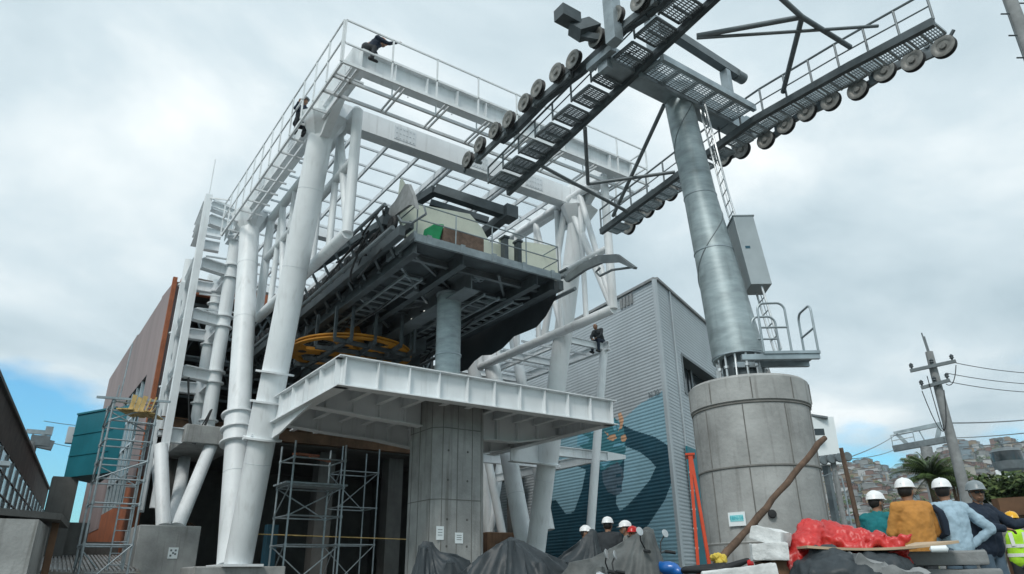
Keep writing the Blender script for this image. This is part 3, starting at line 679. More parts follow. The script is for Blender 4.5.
# machinery mass above the wheel
for i in range(12): b = MB(); b.box((rh.uniform(7.3, 11.3), rh.uniform(19, 27), DZ-0.45-rh.uniform(0, .25)), (rh.uniform(.3, 1.0), rh.uniform(.3, 1.2), rh.uniform(.2, .6))); b.build('drive_housing', DARKST, dk)
# black sheeting sagging from the right side
b = MB(); n = 14; top = []; bot = []
for i in range(n):
    t = i/(n-1); y = 14.9+t*7.0; top.append(Vector((12.2, y, DZ+0.0))); bot.append(Vector((12.1+0.12*math.sin(t*9), y, DZ-0.3-0.7*math.sin(min(1, t*1.25)*math.pi*0.6)-0.28*abs(math.sin(t*11)))))
b.v = top+bot+[p+Vector((-0.04, 0, 0)) for p in top+bot]
for i in range(n-1): b.f += [(i, i+1, n+i+1, n+i), (2*n+i, 3*n+i, 3*n+i+1, 2*n+i+1)]; b.m += [0, 0]
b.build('black_sheeting', TARP, dk)
# service lights seen burning under the deck
LAMP = bpy.data.materials.new('tube_lamp'); LAMP.use_nodes = True; LAMP.node_tree.nodes['Principled BSDF'].inputs['Emission Color'].default_value = (1, 1, 0.92, 1); LAMP.node_tree.nodes['Principled BSDF'].inputs['Emission Strength'].default_value = 2.0
for px, py in ((421, 319), (434, 311)):
    p = at(px, py, z=DZ-0.45); b = MB(); b.bar(p+Vector((-0.22, 0.22, 0)), p+Vector((0.22, -0.22, 0)), 0.05, 0.05); b.build('tube_light', LAMP, dk)
# crate and green cloth lying on the deck
p = at(461, 244, Y=DY0+0.36); b = MB(); b.bar((p.x-0.62, p.y, DZ+0.36), (p.x+0.62, p.y, DZ+0.36), 0.34, 0.5)
o = b.build('brown_crate', BRICKC, None, bevel=0.02); tagit(o, 'brown rough crate standing behind the railing of the station deck', 'crate')
p = at(431, 236, Y=DY0+0.22); b = MB(); b.prism([(p.x-0.24, p.y, DZ+0.07), (p.x+0.22, p.y, DZ+0.07), (p.x+0.38, p.y, DZ+0.72), (p.x+0.1, p.y, DZ+0.66), (p.x-0.2, p.y, DZ+0.4)], (0.05, 0.12, 0))
o = b.build('green_cloth', GREENC, None, bevel=0.03); tagit(o, 'bundle of bright green cloth beside the brown crate on the station deck', 'cloth')
# ------------------------------------------------------------------ station hall behind the frame: brown clad walls, dark open front
hl = thing('station_hall', 'station hall with brown clad side wall, orange trim and a dark open front', 'building', (10, 37, 0))
HX0, HX1, HY0, HY1 = 3.9, 16.6, 29.0, 48.5
b = MB(); wy0, wy1, wz0, wz1 = 32.0, 38.3, 3.6, 8.75     # tall side window
b.bb((HX0, HY0+0.2, 4.3), (HX0+0.3, wy0, 12.0)); b.bb((HX0, wy1, 3.0), (HX0+0.3, HY1, 12.3)); b.bb((HX0, wy0, wz1), (HX0+0.3, wy1, 12.15))
b.add([(HX0, HY0+0.2, 12.0), (HX0, wy0, 12.0), (HX0, wy0, 12.25), (HX0+.3, HY0+0.2, 12.0), (HX0+.3, wy0, 12.0), (HX0+.3, wy0, 12.25)], [(0,1,2),(3,5,4),(0,2,5,3)])
b.build('side_wall', BROWN, hl)
b = MB(); b.bb((HX0+0.02, HY0+0.2, 0.0), (HX0+0.32, wy0, 4.3)); b.bb((HX0+0.02, wy0, 0.0), (HX0+0.32, HY1, wz0)); b.build('lower_side_wall', RUST, hl)
b = MB(); b.bb((HX0+0.12, wy0, wz0), (HX0+0.16, wy1, wz1)); wn = b.build('side_window', GLASS, hl)
b = MB()
for i in range(6): yy = wy0+0.06+(wy1-wy0-0.12)*i/5; b.bb((HX0+0.02, yy-0.05, wz0+0.003), (HX0+0.11, yy+0.05, wz1-0.003))
for z_ in (4.8, 6.1, 7.4): b.bb((HX0+0.04, wy0+0.12, z_), (HX0+0.10, wy1-0.12, z_+0.08))
b.build('mullions', ALU, wn)
b = MB(); b.bar((HX0-0.01, HY0+0.05, 4.0), (HX0-0.01, HY0+0.05, 12.1), 0.16, 0.16); b.build('corner_trim', RUST, hl)
b = MB(); b.bb((HX0+0.2, HY0-0.15, 11.5), (HX1, HY0+0.1, 12.08)); b.build('front_fascia', RUST, hl)
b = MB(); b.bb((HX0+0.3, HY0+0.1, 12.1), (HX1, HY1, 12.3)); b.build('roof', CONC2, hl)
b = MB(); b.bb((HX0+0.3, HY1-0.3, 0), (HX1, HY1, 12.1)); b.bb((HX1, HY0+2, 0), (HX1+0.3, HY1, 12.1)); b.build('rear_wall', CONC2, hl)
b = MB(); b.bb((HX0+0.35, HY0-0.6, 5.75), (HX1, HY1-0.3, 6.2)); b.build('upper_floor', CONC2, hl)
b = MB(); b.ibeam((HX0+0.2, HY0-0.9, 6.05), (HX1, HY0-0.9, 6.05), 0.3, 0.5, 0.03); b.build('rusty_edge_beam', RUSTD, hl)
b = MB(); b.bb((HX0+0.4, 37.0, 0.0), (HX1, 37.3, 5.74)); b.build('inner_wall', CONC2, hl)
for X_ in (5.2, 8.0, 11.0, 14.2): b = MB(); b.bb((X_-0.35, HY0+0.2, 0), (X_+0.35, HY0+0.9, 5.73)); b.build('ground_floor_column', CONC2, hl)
for X_ in (4.6, 8.2, 12.0, 16.0): b = MB(); b.ibeam((X_, HY0+1.0, 6.22), (X_, HY0+1.0, 12.05), 0.3, 0.3, 0.03, up=(1,0,0)); b.build('steel_post', DARKST, hl)
for j, Y_ in enumerate((HY0+0.7, HY0+4.7, HY0+8.7)):
    b = MB(); b.bar((HX0+0.35, Y_, 11.35), (HX1-0.05, Y_, 11.35), 0.12, 0.12); b.bar((HX0+0.35, Y_, 10.1), (HX1-0.05, Y_, 10.1), 0.12, 0.12)
    for i in range(12): x_ = HX0+0.4+i*1.04; b.bar((x_, Y_, 10.1), (x_+0.52, Y_, 11.35), 0.07, 0.07); b.bar((x_+0.52, Y_, 11.35), (x_+1.04, Y_, 10.1), 0.07, 0.07)
    b.build('roof_truss', MIDST, hl)
b = MB()
for i in range(4): b.tube((HX0+0.5, HY0+1.3+i*0.7, 9.3-i*0.4), (HX1-0.2, HY0+1.3+i*0.7, 9.3-i*0.4), 0.06, n=8)
b.build('service_pipes', MIDST, hl)
# low rear block to the right of the hall
lb = thing('rear_block', 'low grey concrete block with dark openings between the hall and the mural building', 'building', (19.5, 38, 0))
b = MB(); b.bb((16.95, 31, 10.2), (22.6, 46, 10.95)); b.build('parapet', CONC, lb)
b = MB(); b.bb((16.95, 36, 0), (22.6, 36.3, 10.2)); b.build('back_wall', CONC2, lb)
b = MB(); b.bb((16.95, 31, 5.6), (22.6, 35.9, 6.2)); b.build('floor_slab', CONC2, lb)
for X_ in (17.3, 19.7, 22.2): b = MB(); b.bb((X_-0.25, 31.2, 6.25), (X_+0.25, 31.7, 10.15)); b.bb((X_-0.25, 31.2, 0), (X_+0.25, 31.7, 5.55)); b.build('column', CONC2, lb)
b = MB(); b.bb((17.6, 31.15, 8.95), (19.4, 31.25, 10.1)); b.build('grey_panel', SLAB, lb)

# ------------------------------------------------------------------ stair and lift tower at the left, white steel
lt = thing('lift_tower', 'slender white steel lift tower with tied round columns and tall box mast', 'tower', (4.7, 26.5, 2.2))
HM = Vector((4.06, 25.6, 0))
b = MB(); b.bar((4.05, 25.6, 2.9), (4.05, 25.6, 14.3), 0.23, 0.26); b.build('box_mast', WHITE, lt)
b = MB(); b.tube((4.05, 25.6, 14.3), (4.05, 25.6, 15.9), 0.02); b.build('antenna', WHITE, lt)
b = MB(); b.bar((3.82, 26.6, 2.9), (3.82, 26.6, 11.0), 0.12, 0.16); b.bar((3.98, 27.4, 2.9), (3.98, 27.4, 11.3), 0.12, 0.16)
z_ = 3.2
while z_ < 10.5: b.bar((3.82, 26.6, z_), (3.98, 27.4, z_+0.35), 0.05, 0.05); b.bar((3.82, 26.6, z_+0.7), (3.98, 27.4, z_+0.35), 0.05, 0.05); z_ += 0.7
b.build('laced_mast', WHITE, lt)
def ringcol(x, y, z0, z1, r, rings, nm='round_column'):
    b = MB(); b.tube((x, y, z0), (x, y, z1), r, n=26); o = b.build(nm, WHITE, lt)
    for z_ in rings: b = MB(); collar(b, (x, y, z_), (0,0,1), r, 0.09, 0.05); b.build('collar_ring', WHITE, o)
ringcol(5.35, 26.0, 5.62, 13.2, 0.24, (5.9, 7.25, 7.65, 9.35, 9.75, 11.3, 11.8, 13.0)); ringcol(5.35, 29.2-1.2, 5.62, 11.9, 0.22, (6.9, 9.2, 10.9, 11.4)); ringcol(4.2, 28.2, 5.62, 12.6, 0.2, (7.4, 9.5, 11.5))
for z_, h_ in ((7.45, 0.42), (9.55, 0.42), (11.55, 0.42), (13.35, 0.42), (13.95, 0.36)):
    b = MB()
    b.ibeam((4.22, 25.7, z_), (5.12, 25.95, z_), 0.3, h_, 0.03); b.ibeam((4.05, 25.8, z_), (4.2, 28.0, z_), 0.26, h_, 0.03); b.ibeam((4.4, 28.1, z_), (5.15, 28.0, z_), 0.26, h_, 0.03)
    if z_ < 12: b.ibeam((5.35, 26.25, z_), (5.35, 27.78, z_), 0.26, h_, 0.03)
    b.build('tie_beam', WHITE, lt)
b = MB()
for z_ in (13.9, 14.2): b.bar((4.2, 25.6, z_), (5.0, 25.6, z_-0.1), 0.05, 0.05)
for z_ in (12.6, 11.0, 10.4): b.bar((4.6, 27.4, z_), (6.6, 27.0, z_), 0.06, 0.06)
b.bar((4.05, 25.6, 14.2), (XO, 24.4, 13.7), 0.05, 0.05); b.bar((4.1, 27.2, 14.0), (4.1, 25.6, 13.6), 0.05, 0.05)
b.build('top_rail', WHITE, lt)
b = MB()
for k in range(3):
    b.path([Vector((4.4+0.9*t, 25.65-0.1*k, 7.2-1.7*math.sin(t*math.pi)*(0.7+0.15*k)-1.0*t)) for t in [i/10 for i in range(11)]], 0.022)
b.build('hanging_cables', BLACK, lt)
b = MB(); b.bb((4.55, 25.3, 5.0), (6.35, 29.6, 5.6)); b.build('landing_slab', CONC, lt, bevel=0.02)
b = MB(); b.ibeam((4.05, 25.75, 5.25), (4.55, 25.75, 5.25), 0.3, 0.5, 0.03); b.build('slab_bracket', WHITE, lt)
ft = Vector((4.35, 24.1, 2.25))
for q in ((5.5, 25.7, 5.0), tuple(at(161, 446, Y=25.2)), (5.3, 28.8, 5.0), (4.3, 28.6, 5.0)):
    b = MB(); b.tube(ft+Vector(((q[0]-4.7)*0.25, (q[1]-26)*0.12, 0)), q, 0.21, n=22); b.build('raking_leg', WHITE, lt)
pb = thing('plinth_block', 'large stained concrete block carrying the legs of the white lift tower', 'concrete block', (4.2, 24.2, 0))
b = MB(); b.bb((3.35, 23.0, 0), (5.0, 25.5, 2.22)); b.build('block', CONC, pb, bevel=0.03)
p = at(173, 553, Y=22.99); b = MB(); b.box(p, (0.26, 0.012, 0.3)); b.build('paper_notice', SIGNW, pb)
b = MB()
for i, j in ((-1, 1), (1, 1), (-1, -1), (0, 0), (1, -0.4)): b.box(p+Vector((i*0.06, -0.008, j*0.07)), (0.05, 0.006, 0.05))
b.build('notice_print', MIDST, pb)
b = MB(); b.ibeam((4.95, 24.6, 2.24+0.09), (6.1, 28.3, 2.33), 0.16, 0.18); b.build('loose_beam', RUSTD, pb)

# ------------------------------------------------------------------ corrugated building with the mural
mb = thing('mural_building', 'large grey corrugated metal building with a blue mural of a woman on it', 'building', (24, 26, 0))
C0 = Vector((22.25, 20.14, 0)); CL = Vector((23.72, 36.2, 0)); CR = C0+(Vector((29.06, 23.01, 0))-C0)*2.4
ZT = 13.14; NROW = 88; rowh = ZT/NROW
uL = (CL-C0).normalized(); nL = Vector((-uL.y, uL.x, 0)); nL = nL if nL.dot(-C0) > 0 else -nL
LL = (CL-C0).length
def onwall(px, py):
    r = M @ Vector((px-512, -(py-287), -FPX)); t = (C0-EYE).dot(nL)/r.dot(nL); p = EYE+r*t
    return ((p-C0).dot(uL), p.z)
def poly(pts): return [onwall(*p) for p in pts]
MP = [  # painted areas in the order they are laid on
 (1, poly([(668,388),(640,404),(625,418),(600,425),(548,437),(540,450),(540,600),(692,600),(680,520),(671,440)])),
 (0, poly([(623,425),(633,430),(655,437),(669,446),(672,465),(673,479),(665,500),(655,515),(645,530),(640,600),(540,600),(540,500),(560,500),(575,467),(586,455),(600,445),(610,430)])),
 (1, poly([(625,446),(640,452),(650,460),(656,467),(650,480),(640,492),(628,505),(620,511),(616,503),(617,492),(622,484),(624,470)])),
 (1, poly([(558,470),(575,465),(586,470),(582,490),(574,512),(566,514),(556,500)])),
 (2, poly([(577,432),(600,420),(615,418),(624,428),(626,450),(622,463),(612,470),(601,470),(592,455),(580,446)])),
 (3, poly([(578,432),(590,438),(588,443),(577,446)])),(3, poly([(586,424),(596,430),(592,434)])),
 (3, poly([(600,462),(612,460),(604,468)])),(0, poly([(590,448),(600,452),(596,458)])),
 (6, poly([(618,462),(622,468),(624,476),(622,484),(622,492),(616,496),(608,492),(603,482),(602,472),(610,466)])),
 (0, poly([(616,474),(621,474),(621,476),(616,477)])),(0, poly([(617,485),(622,485),(621,488),(617,488)])),
 (5, poly([(607,439),(610,435),(615,434),(617,438),(613,441)])),(5, poly([(621,436),(625,434),(627,438),(625,442),(621,441)])),(5, poly([(604,431),(609,434),(611,430),(608,436)])),
 (5, poly([(618,414),(621,412),(624,420),(622,428),(618,431),(620,424)])),(3, poly([(612,424),(614,419),(616,424),(617,431),(614,430)])),(3, poly([(618,422),(620,426),(619,430),(617,427)])),
 (3, poly([(614,444),(624,443),(625,446),(613,447)])),(2, poly([(612,448),(624,447),(620,453),(615,453)])),
]
MM = [CORR, MUR_D, MUR_M, MUR_T, MUR_L, MUR_O, MUR_S]
idx = {0: 1, 1: 2, 2: 3, 3: 4, 5: 5, 6: 6}
def spans(z):
    """who owns each stretch of the wall at this height"""
    cuts = {0.0, LL}; rows = []
    for m_, pl in MP:
        xs_ = []
        for i in range(len(pl)):
            (x1, z1), (x2, z2) = pl[i], pl[(i+1) % len(pl)]
            if (z1 > z) != (z2 > z): xs_.append(x1+(z-z1)/(z2-z1)*(x2-x1))
        xs_.sort(); xs_ = [min(max(q, 0), LL) for q in xs_]; rows.append((m_, xs_)); cuts.update(xs_)
    cuts = sorted(cuts); res = []
    for a_, c_ in zip(cuts[:-1], cuts[1:]):
        if c_-a_ < 1e-4: continue
        mid = (a_+c_)/2; own = 0
        for m_, xs_ in rows:
            if sum(1 for q in xs_ if q < mid) % 2: own = idx[m_]
        if res and res[-1][2] == own: res[-1] = (res[-1][0], c_, own)
        else: res.append((a_, c_, own))
    return res
b = MB()
PROF = [(0, 0.0), (0.38, 0.0), (0.5, 0.012), (0.88, 0.012), (1.0, 0.0)]
for r_ in range(NROW):
    for (t0, o0), (t1, o1) in zip(PROF[:-1], PROF[1:]):
        za, zb_ = (r_+t0)*rowh, (r_+t1)*rowh
        for a_, c_, own in spans((za+zb_)/2):
            b.add([C0+uL*a_+nL*o0+Vector((0,0,za)), C0+uL*c_+nL*o0+Vector((0,0,za)), C0+uL*c_+nL*o1+Vector((0,0,zb_)), C0+uL*a_+nL*o1+Vector((0,0,zb_))], [(0,1,2,3)], own)
b.build('mural_wall', MM, mb, smooth=False)
uR = (CR-C0).normalized(); nR = Vector((uR.y, -uR.x, 0)); LR = (CR-C0).length
def onR(px, py):
    r = M @ Vector((px-512, -(py-287), -FPX)); t = (C0-EYE).dot(nR)/r.dot(nR); p = EYE+r*t
    return ((p-C0).dot(uR), p.z)
wl, wt = onR(681, 354); wr = wl+5.5; wb = onR(690, 396)[1]
b = MB()
for r_ in range(NROW):
    for (t0, o0), (t1, o1) in zip(PROF[:-1], PROF[1:]):
        za, zb_ = (r_+t0)*rowh, (r_+t1)*rowh
        segs = [(0, wl), (wr, LR)] if wb < (za+zb_)/2 < wt else [(0, LR)]
        for a_, c_ in segs: b.add([C0+uR*a_+nR*o0+Vector((0,0,za)), C0+uR*c_+nR*o0+Vector((0,0,za)), C0+uR*c_+nR*o1+Vector((0,0,zb_)), C0+uR*a_+nR*o1+Vector((0,0,zb_))], [(0,1,2,3)], 0)
b.build('plain_wall', [CORR], mb, smooth=False)
def onf(u, n, s, z, o=0.0): return C0+u*s+n*o+Vector((0,0,z))
b = MB(); b.add([onf(uR, nR, wl, wb, -0.6), onf(uR, nR, wr, wb, -0.6), onf(uR, nR, wr, wt, -0.6), onf(uR, nR, wl, wt, -0.6)], [(0,1,2,3)]); w_o = b.build('window', DGLASS, mb)
b = MB()
for p, q in (((wl, wb), (wl, wt)), ((wr, wb), (wr, wt)), ((wl, wt), (wr, wt)), ((wl, wb), (wr, wb))): b.bar(onf(uR, nR, *p, -0.27), onf(uR, nR, *q, -0.27), 0.12, 0.62, up=nR)
b.bar(onf(uR, nR, (wl+wr)/2, wb, -0.5), onf(uR, nR, (wl+wr)/2, wt, -0.5), 0.1, 0.1); b.bar(onf(uR, nR, wl+1, wb+.1, -0.5), onf(uR, nR, wl+1, wt-.1, -0.5), 0.1, 0.1)
b.build('window_frame', MIDST, w_o)
b = MB(); b.bar(onf(uL, nL, 0, ZT+0.06, 0.04), onf(uL, nL, LL, ZT+0.06, 0.04), 0.16, 0.12); b.bar(onf(uR, nR, 0, ZT+0.06, 0.04), onf(uR, nR, LR, ZT+0.06, 0.04), 0.16, 0.12); b.build('roof_edge', SLAB, mb)
b = MB(); b.bar(onf(uL, nL, 0.0, 0, 0.06), onf(uL, nL, 0.0, ZT, 0.06), 0.16, 0.16); b.build('corner_trim', CORR, mb)
b = MB(); b.bar(onf(uR, nR, wl-0.9, 0, 0.06), onf(uR, nR, wl-0.9, ZT, 0.06), 0.07, 0.05); b.build('downpipe', CORR, mb)
b = MB(); e1 = C0+uR*LR+nR*(-0.1); b.add([onf(uL, nL, 0.1, ZT-0.02, -0.1), onf(uL, nL, LL, ZT-0.02, -0.1), onf(uL, nL, LL, ZT-0.02, -0.1)+uR*LR, Vector((e1.x, e1.y, ZT-0.02))], [(0,1,2,3)]); b.build('roof', SLAB, mb)
s0, z0 = onwall(655, 394)
text_obj('N.30', 0.36, MIDST, C0+uL*s0+nL*0.07+Vector((0,0,z0)), -uL, (0,0,1), mb, 'signature', 0.006)
s0, z0 = onwall(632, 299)
b = MB()
for i in range(4): b.box(C0+uL*(s0+0.25*i)+nL*0.06+Vector((0,0,z0)), (0.14, 0.05, 0.5), (uL, nL, Vector((0,0,1))))
b.build('louvre', SLAB, mb)
# teal painted door leaf and board at the foot of the plain wall
b = MB(); s0, z0 = onR(683, 446); b.box(onf(uR, nR, s0+0.9, z0/2, 0.12), (1.7, 0.08, z0), (uR, nR, Vector((0,0,1))))
o = b.build('teal_door', TEAL, mb)

# ------------------------------------------------------------------ white frame beside the mural
pg = thing('white_pergola', 'white steel frame of flat beams on a slim post in front of the mural', 'frame', (17.8, 20, 0))
PX, PY, PZ = 17.75, 19.0, 8.75
b = MB(); pb_ = at(591, 522, Y=PY); pt2 = Vector((PX, PY, PZ)); b.tube(pb_+(pb_-pt2)*((pb_.z)/(pt2.z-pb_.z)), pt2, 0.15, n=20); b.build('post', WHITE, pg)
for Y_ in (PY, PY+2.8, PY+5.6): b = MB(); b.ibeam((PX-0.02, Y_, PZ+0.1), (14.5, Y_, PZ+0.1), 0.14, 0.26); b.build('cross_beam', WHITE, pg)
b = MB(); b.ibeam((PX, PY-0.3, PZ+0.1), (PX, 29.5, PZ+0.1), 0.18, 0.34); b.build('edge_beam', WHITE, pg)
b = MB(); b.ibeam((16.0, PY+0.15, PZ+0.1), (16.0, 29.5, PZ+0.1), 0.12, 0.2); b.build('edge_beam', WHITE, pg)
for i in range(8): b = MB(); b.bar((PX-0.12, PY+0.9+i*1.2, PZ+0.02), (14.5, PY+0.9+i*1.2, PZ+0.02), 0.05, 0.08); b.build('slat', WHITE2, pg)
z2 = at(600, 455, Y=PY+0.3).z
b = MB(); b.ibeam((13.8, PY+0.45, z2), (PX+0.2, PY+0.45, z2), 0.16, 0.34, 0.03); b.prism([(PX+0.2, PY+0.37, z2-0.16), (PX+0.2, PY+0.37, z2+0.17), (PX+1.1, PY+0.37, z2+0.12), (PX+1.1, PY+0.37, z2-0.02)], (0, 0.16, 0)); b.build('lower_beam', WHITE, pg)
b = MB(); b.ibeam((13.8, PY+3.0, z2), (PX, PY+3.0, z2), 0.16, 0.34, 0.03); b.build('lower_beam', WHITE, pg)
b = MB(); b.ibeam((PX, PY+0.6, z2), (PX, PY+9.0, z2), 0.16, 0.34, 0.03); b.build('lower_beam', WHITE, pg)
b = MB(); b.tube((PX-0.2, PY+9, 0), (PX-0.2, PY+9, PZ), 0.15, n=18); b.build('post', WHITE, pg)

# ------------------------------------------------------------------ teal clad box on its pillar, far left
tb = thing('teal_box', 'teal sheet clad box room raised on a grey pillar beside the brown hall', 'box room', at(90, 478, z=0.0) if False else at(90, 440, d=27.5)*1.0)
q = [at(78, 415, z=6.1), at(117, 408, z=6.1), at(129, 405, z=6.1)]; q.append(q[0]+(q[2]-q[1])*1.0+Vector((0.9, 2.2, 0)))
zb_ = at(98, 478, X=q[1].x).z
b = MB(); b.prism([Vector((p.x, p.y, zb_)) for p in q], (0, 0, 6.1-zb_)); b.build('cladding', TEAL, tb)
b = MB()
for k in (1, 2):
    z_ = zb_+(6.1-zb_)*k/3; b.bar(Vector((q[0].x, q[0].y, z_))+Vector((-0.01,-0.01,0)), Vector((q[1].x, q[1].y, z_))+Vector((-0.01,-0.01,0)), 0.02, 0.03)
b.bar(Vector((q[0].x, q[0].y, 6.12)), Vector((q[1].x, q[1].y, 6.12)), 0.08, 0.06); b.build('sheet_seams', TEAL, tb)
pc = (q[0]+q[1])/2+Vector((0.1, 0.6, 0)); b = MB(); b.bb((pc.x-0.9, pc.y, 0), (pc.x-0.15, pc.y+0.6, zb_-0.003)); b.bb((pc.x-0.55, pc.y+0.6, 0), (pc.x+0.5, pc.y+1.6, 2.6)); b.build('pillar', CONC2, tb)
b = MB(); b.bb((pc.x-0.75, pc.y+0.7, 5.2), (pc.x-0.45, pc.y+1.0, 5.75)); b.build('vent_pipe', WHITE2, tb)
# long shed at the far left with broad dark eave and window band
ls = thing('gallery_building', 'dark low gallery building with broad eave and a band of tall windows, far left', 'building', at(20, 500, d=34))
e0, e1 = at(-40, 283, z=6.6), at(50, 490, z=6.6); ud = (e1-e0).normalized(); nd_ = Vector((-ud.y, ud.x, 0)); nd_ = nd_ if nd_.x < 0 else -nd_
b = MB(); b.prism([e0, e1, e1+nd_*6, e0+nd_*6], (0, 0, 0.12)); b.build('roof', CONC2, ls)
EAV = mat('dark_stone_render', (0.085, 0.072, 0.065), 0.9, var=0.55, scale=1.6, streak=0.4, bump=0.4, bscale=8)
w0, w1 = e0+nd_*0.1, e1+nd_*0.1
def gq(za, zb, th, name, m, w_a=w0, w_b=w1): b = MB(); b.prism([Vector((w_a.x, w_a.y, za)), Vector((w_b.x, w_b.y, za)), Vector((w_b.x, w_b.y, zb)), Vector((w_a.x, w_a.y, zb))], nd_*th); return b.build(name, m, ls)
gq(5.32, 6.59, 0.3, 'upper_wall', EAV); gq(0, 3.3, 0.3, 'lower_wall', EAV)
wn = gq(3.303, 5.317, 0.04, 'window_band', mat('pale_glass', (0.36, 0.56, 0.64), 0.12, 0.0, var=0.6, scale=0.9, spec=0.9), w0+nd_*0.03, w1+nd_*0.03)  # sky light seen through the panes is put into their pale colour
b = MB(); b.prism([Vector((w1.x, w1.y, 0)), Vector((w1.x, w1.y, 6.58)), Vector((w1.x, w1.y, 6.58))+nd_*6, Vector((w1.x, w1.y, 0))+nd_*6], ud*0.15); b.build('end_wall', EAV, ls)
b = MB(); LW = (w1-w0).length; n_ = int(LW/2.2)
for i in range(n_+1):
    c = w0.lerp(w1, i/n_)+nd_*0.0; b.bar(Vector((c.x, c.y, 3.31)), Vector((c.x, c.y, 5.31)), 0.09, 0.05)
for z_ in (3.9, 4.6): b.bar(Vector((w0.x, w0.y, z_))+nd_*0.005, Vector((w1.x, w1.y, z_))+nd_*0.005, 0.04, 0.04)
b.build('mullions', SLAB, wn)
b = MB(); c = at(2, 464, d=20); b.box(c, (0.3, 0.4, 0.1)); b.bar(c, c+Vector((-0.7, 0.5, 0)), 0.06, 0.06); b.build('floodlight', WHITE2, ls)
# rough wall with rusty roof edge in front of it
rw = thing('site_wall', 'plain rendered wall end under a rusty sheet roof at the left edge', 'wall', at(15, 560, d=17.5))
p0, p1 = at(-60, 545, d=17.5), at(33, 545, d=17.5)
b = MB(); b.prism([Vector((p0.x, p0.y, 0)), Vector((p1.x, p1.y, 0)), Vector((p1.x, p1.y, 1.9)), Vector((p0.x, p0.y, 1.9))], (0.35, 2.6, 0)); b.build('rendered_wall', CONC, rw)
b = MB(); c0, c1_ = at(-60, 512, d=17.0), at(62, 514, d=18.6); b.prism([Vector((c0.x, c0.y, 1.98)), Vector((c1_.x, c1_.y, 1.98)), Vector((c1_.x, c1_.y, 2.11)), Vector((c0.x, c0.y, 2.11))], (0.4, 3.0, 0)); b.build('sheet_roof', CONC2, rw)
b = MB(); c = at(52, 540, d=19.5); b.bar(Vector((c.x, c.y, 0)), Vector((c.x, c.y, 1.97)), 0.14, 0.14); b.build('post', RUSTD, rw)
# low zinc roof further in
zr = thing('zinc_shed', 'low shed with a pale zinc sheet roof under the left scaffold', 'shed', at(80, 566, d=25))
b = MB(); r0, r1 = at(38, 574, d=22), at(140, 574, d=22)
nn = 22
for i in range(nn):
    a_, c_ = r0.lerp(r1, i/nn), r0.lerp(r1, (i+0.55)/nn); b.prism([Vector((a_.x, a_.y, 0.98)), Vector((c_.x, c_.y, 0.98)), Vector((c_.x+0.4, c_.y+7, 1.55)), Vector((a_.x+0.4, a_.y+7, 1.55))], (0, 0, 0.05))
b.prism([Vector((r0.x, r0.y, 0.93)), Vector((r1.x, r1.y, 0.93)), Vector((r1.x+0.4, r1.y+7, 1.5)), Vector((r0.x+0.4, r0.y+7, 1.5))], (0, 0, 0.045))
b.build('zinc_roof', mat('zinc', (0.40, 0.43, 0.45), 0.5, 0.4, var=0.4, scale=1.5, c2=(0.22, 0.17, 0.13)), zr)
b = MB(); b.prism([Vector((r0.x+.1, r0.y+.2, 0)), Vector((r1.x-.1, r1.y+.2, 0)), Vector((r1.x-.1, r1.y+.2, 0.94)), Vector((r0.x+.1, r0.y+.2, 0.94))], (0.3, 6, 0)); b.build('shed_wall', CONC2, zr)
b = MB(); r2, r3 = at(40, 555, d=31), at(140, 555, d=31); b.prism([Vector((r2.x, r2.y, 0)), Vector((r3.x, r3.y, 0)), Vector((r3.x, r3.y, 2.1)), Vector((r2.x, r2.y, 2.1))], (0.1, 0.3, 0))
tagit(b.build('boundary_wall', CONC2), 'dark low boundary wall behind the zinc roofed shed', 'wall')

# ------------------------------------------------------------------ ropeway tower
rb = thing('tower_foundation', 'massive round concrete foundation cylinder of the cable car tower', 'foundation', (11.2, 8.0, 0))
CC = Vector((11.13, 8.06, 0)); RC = 1.03
b = MB(); b.lathe(CC, [(RC+0.03, 0), (RC+0.03, 1.2), (RC+0.015, 1.21), (RC+0.015, 3.50), (RC+0.05, 3.52), (RC+0.05, 3.93), (RC, 3.98), (0.001, 3.98)], 72); b.build('drum', CONC, rb)
for z_, r_ in ((1.18, RC+0.016), (2.40, RC+0.017), (3.48, RC+0.018)): b = MB(); b.lathe(CC+Vector((0,0,z_-0.02)), [(r_, 0), (r_+0.018, 0.008), (r_+0.018, 0.03), (r_, 0.04)], 72); b.build('formwork_ring', CONC3, rb)
b = MB()
for i in range(9):
    for (z0, z1, da) in ((0, 1.16, 0.1), (1.2, 2.38, 0), (2.42, 3.46, 0.02), (3.53, 3.92, 0.2)):
        a_ = i*math.pi/4.5+0.15+da; r_ = RC+(0.055 if z0 > 3.5 else 0.032 if z0 == 0 else 0.018)
        p = CC+Vector((math.cos(a_), math.sin(a_), 0))*r_; b.bar(p+Vector((0,0,z0+.01)), p+Vector((0,0,z1-.01)), 0.014, 0.014)
b.build('formwork_seams', CONC3, rb)
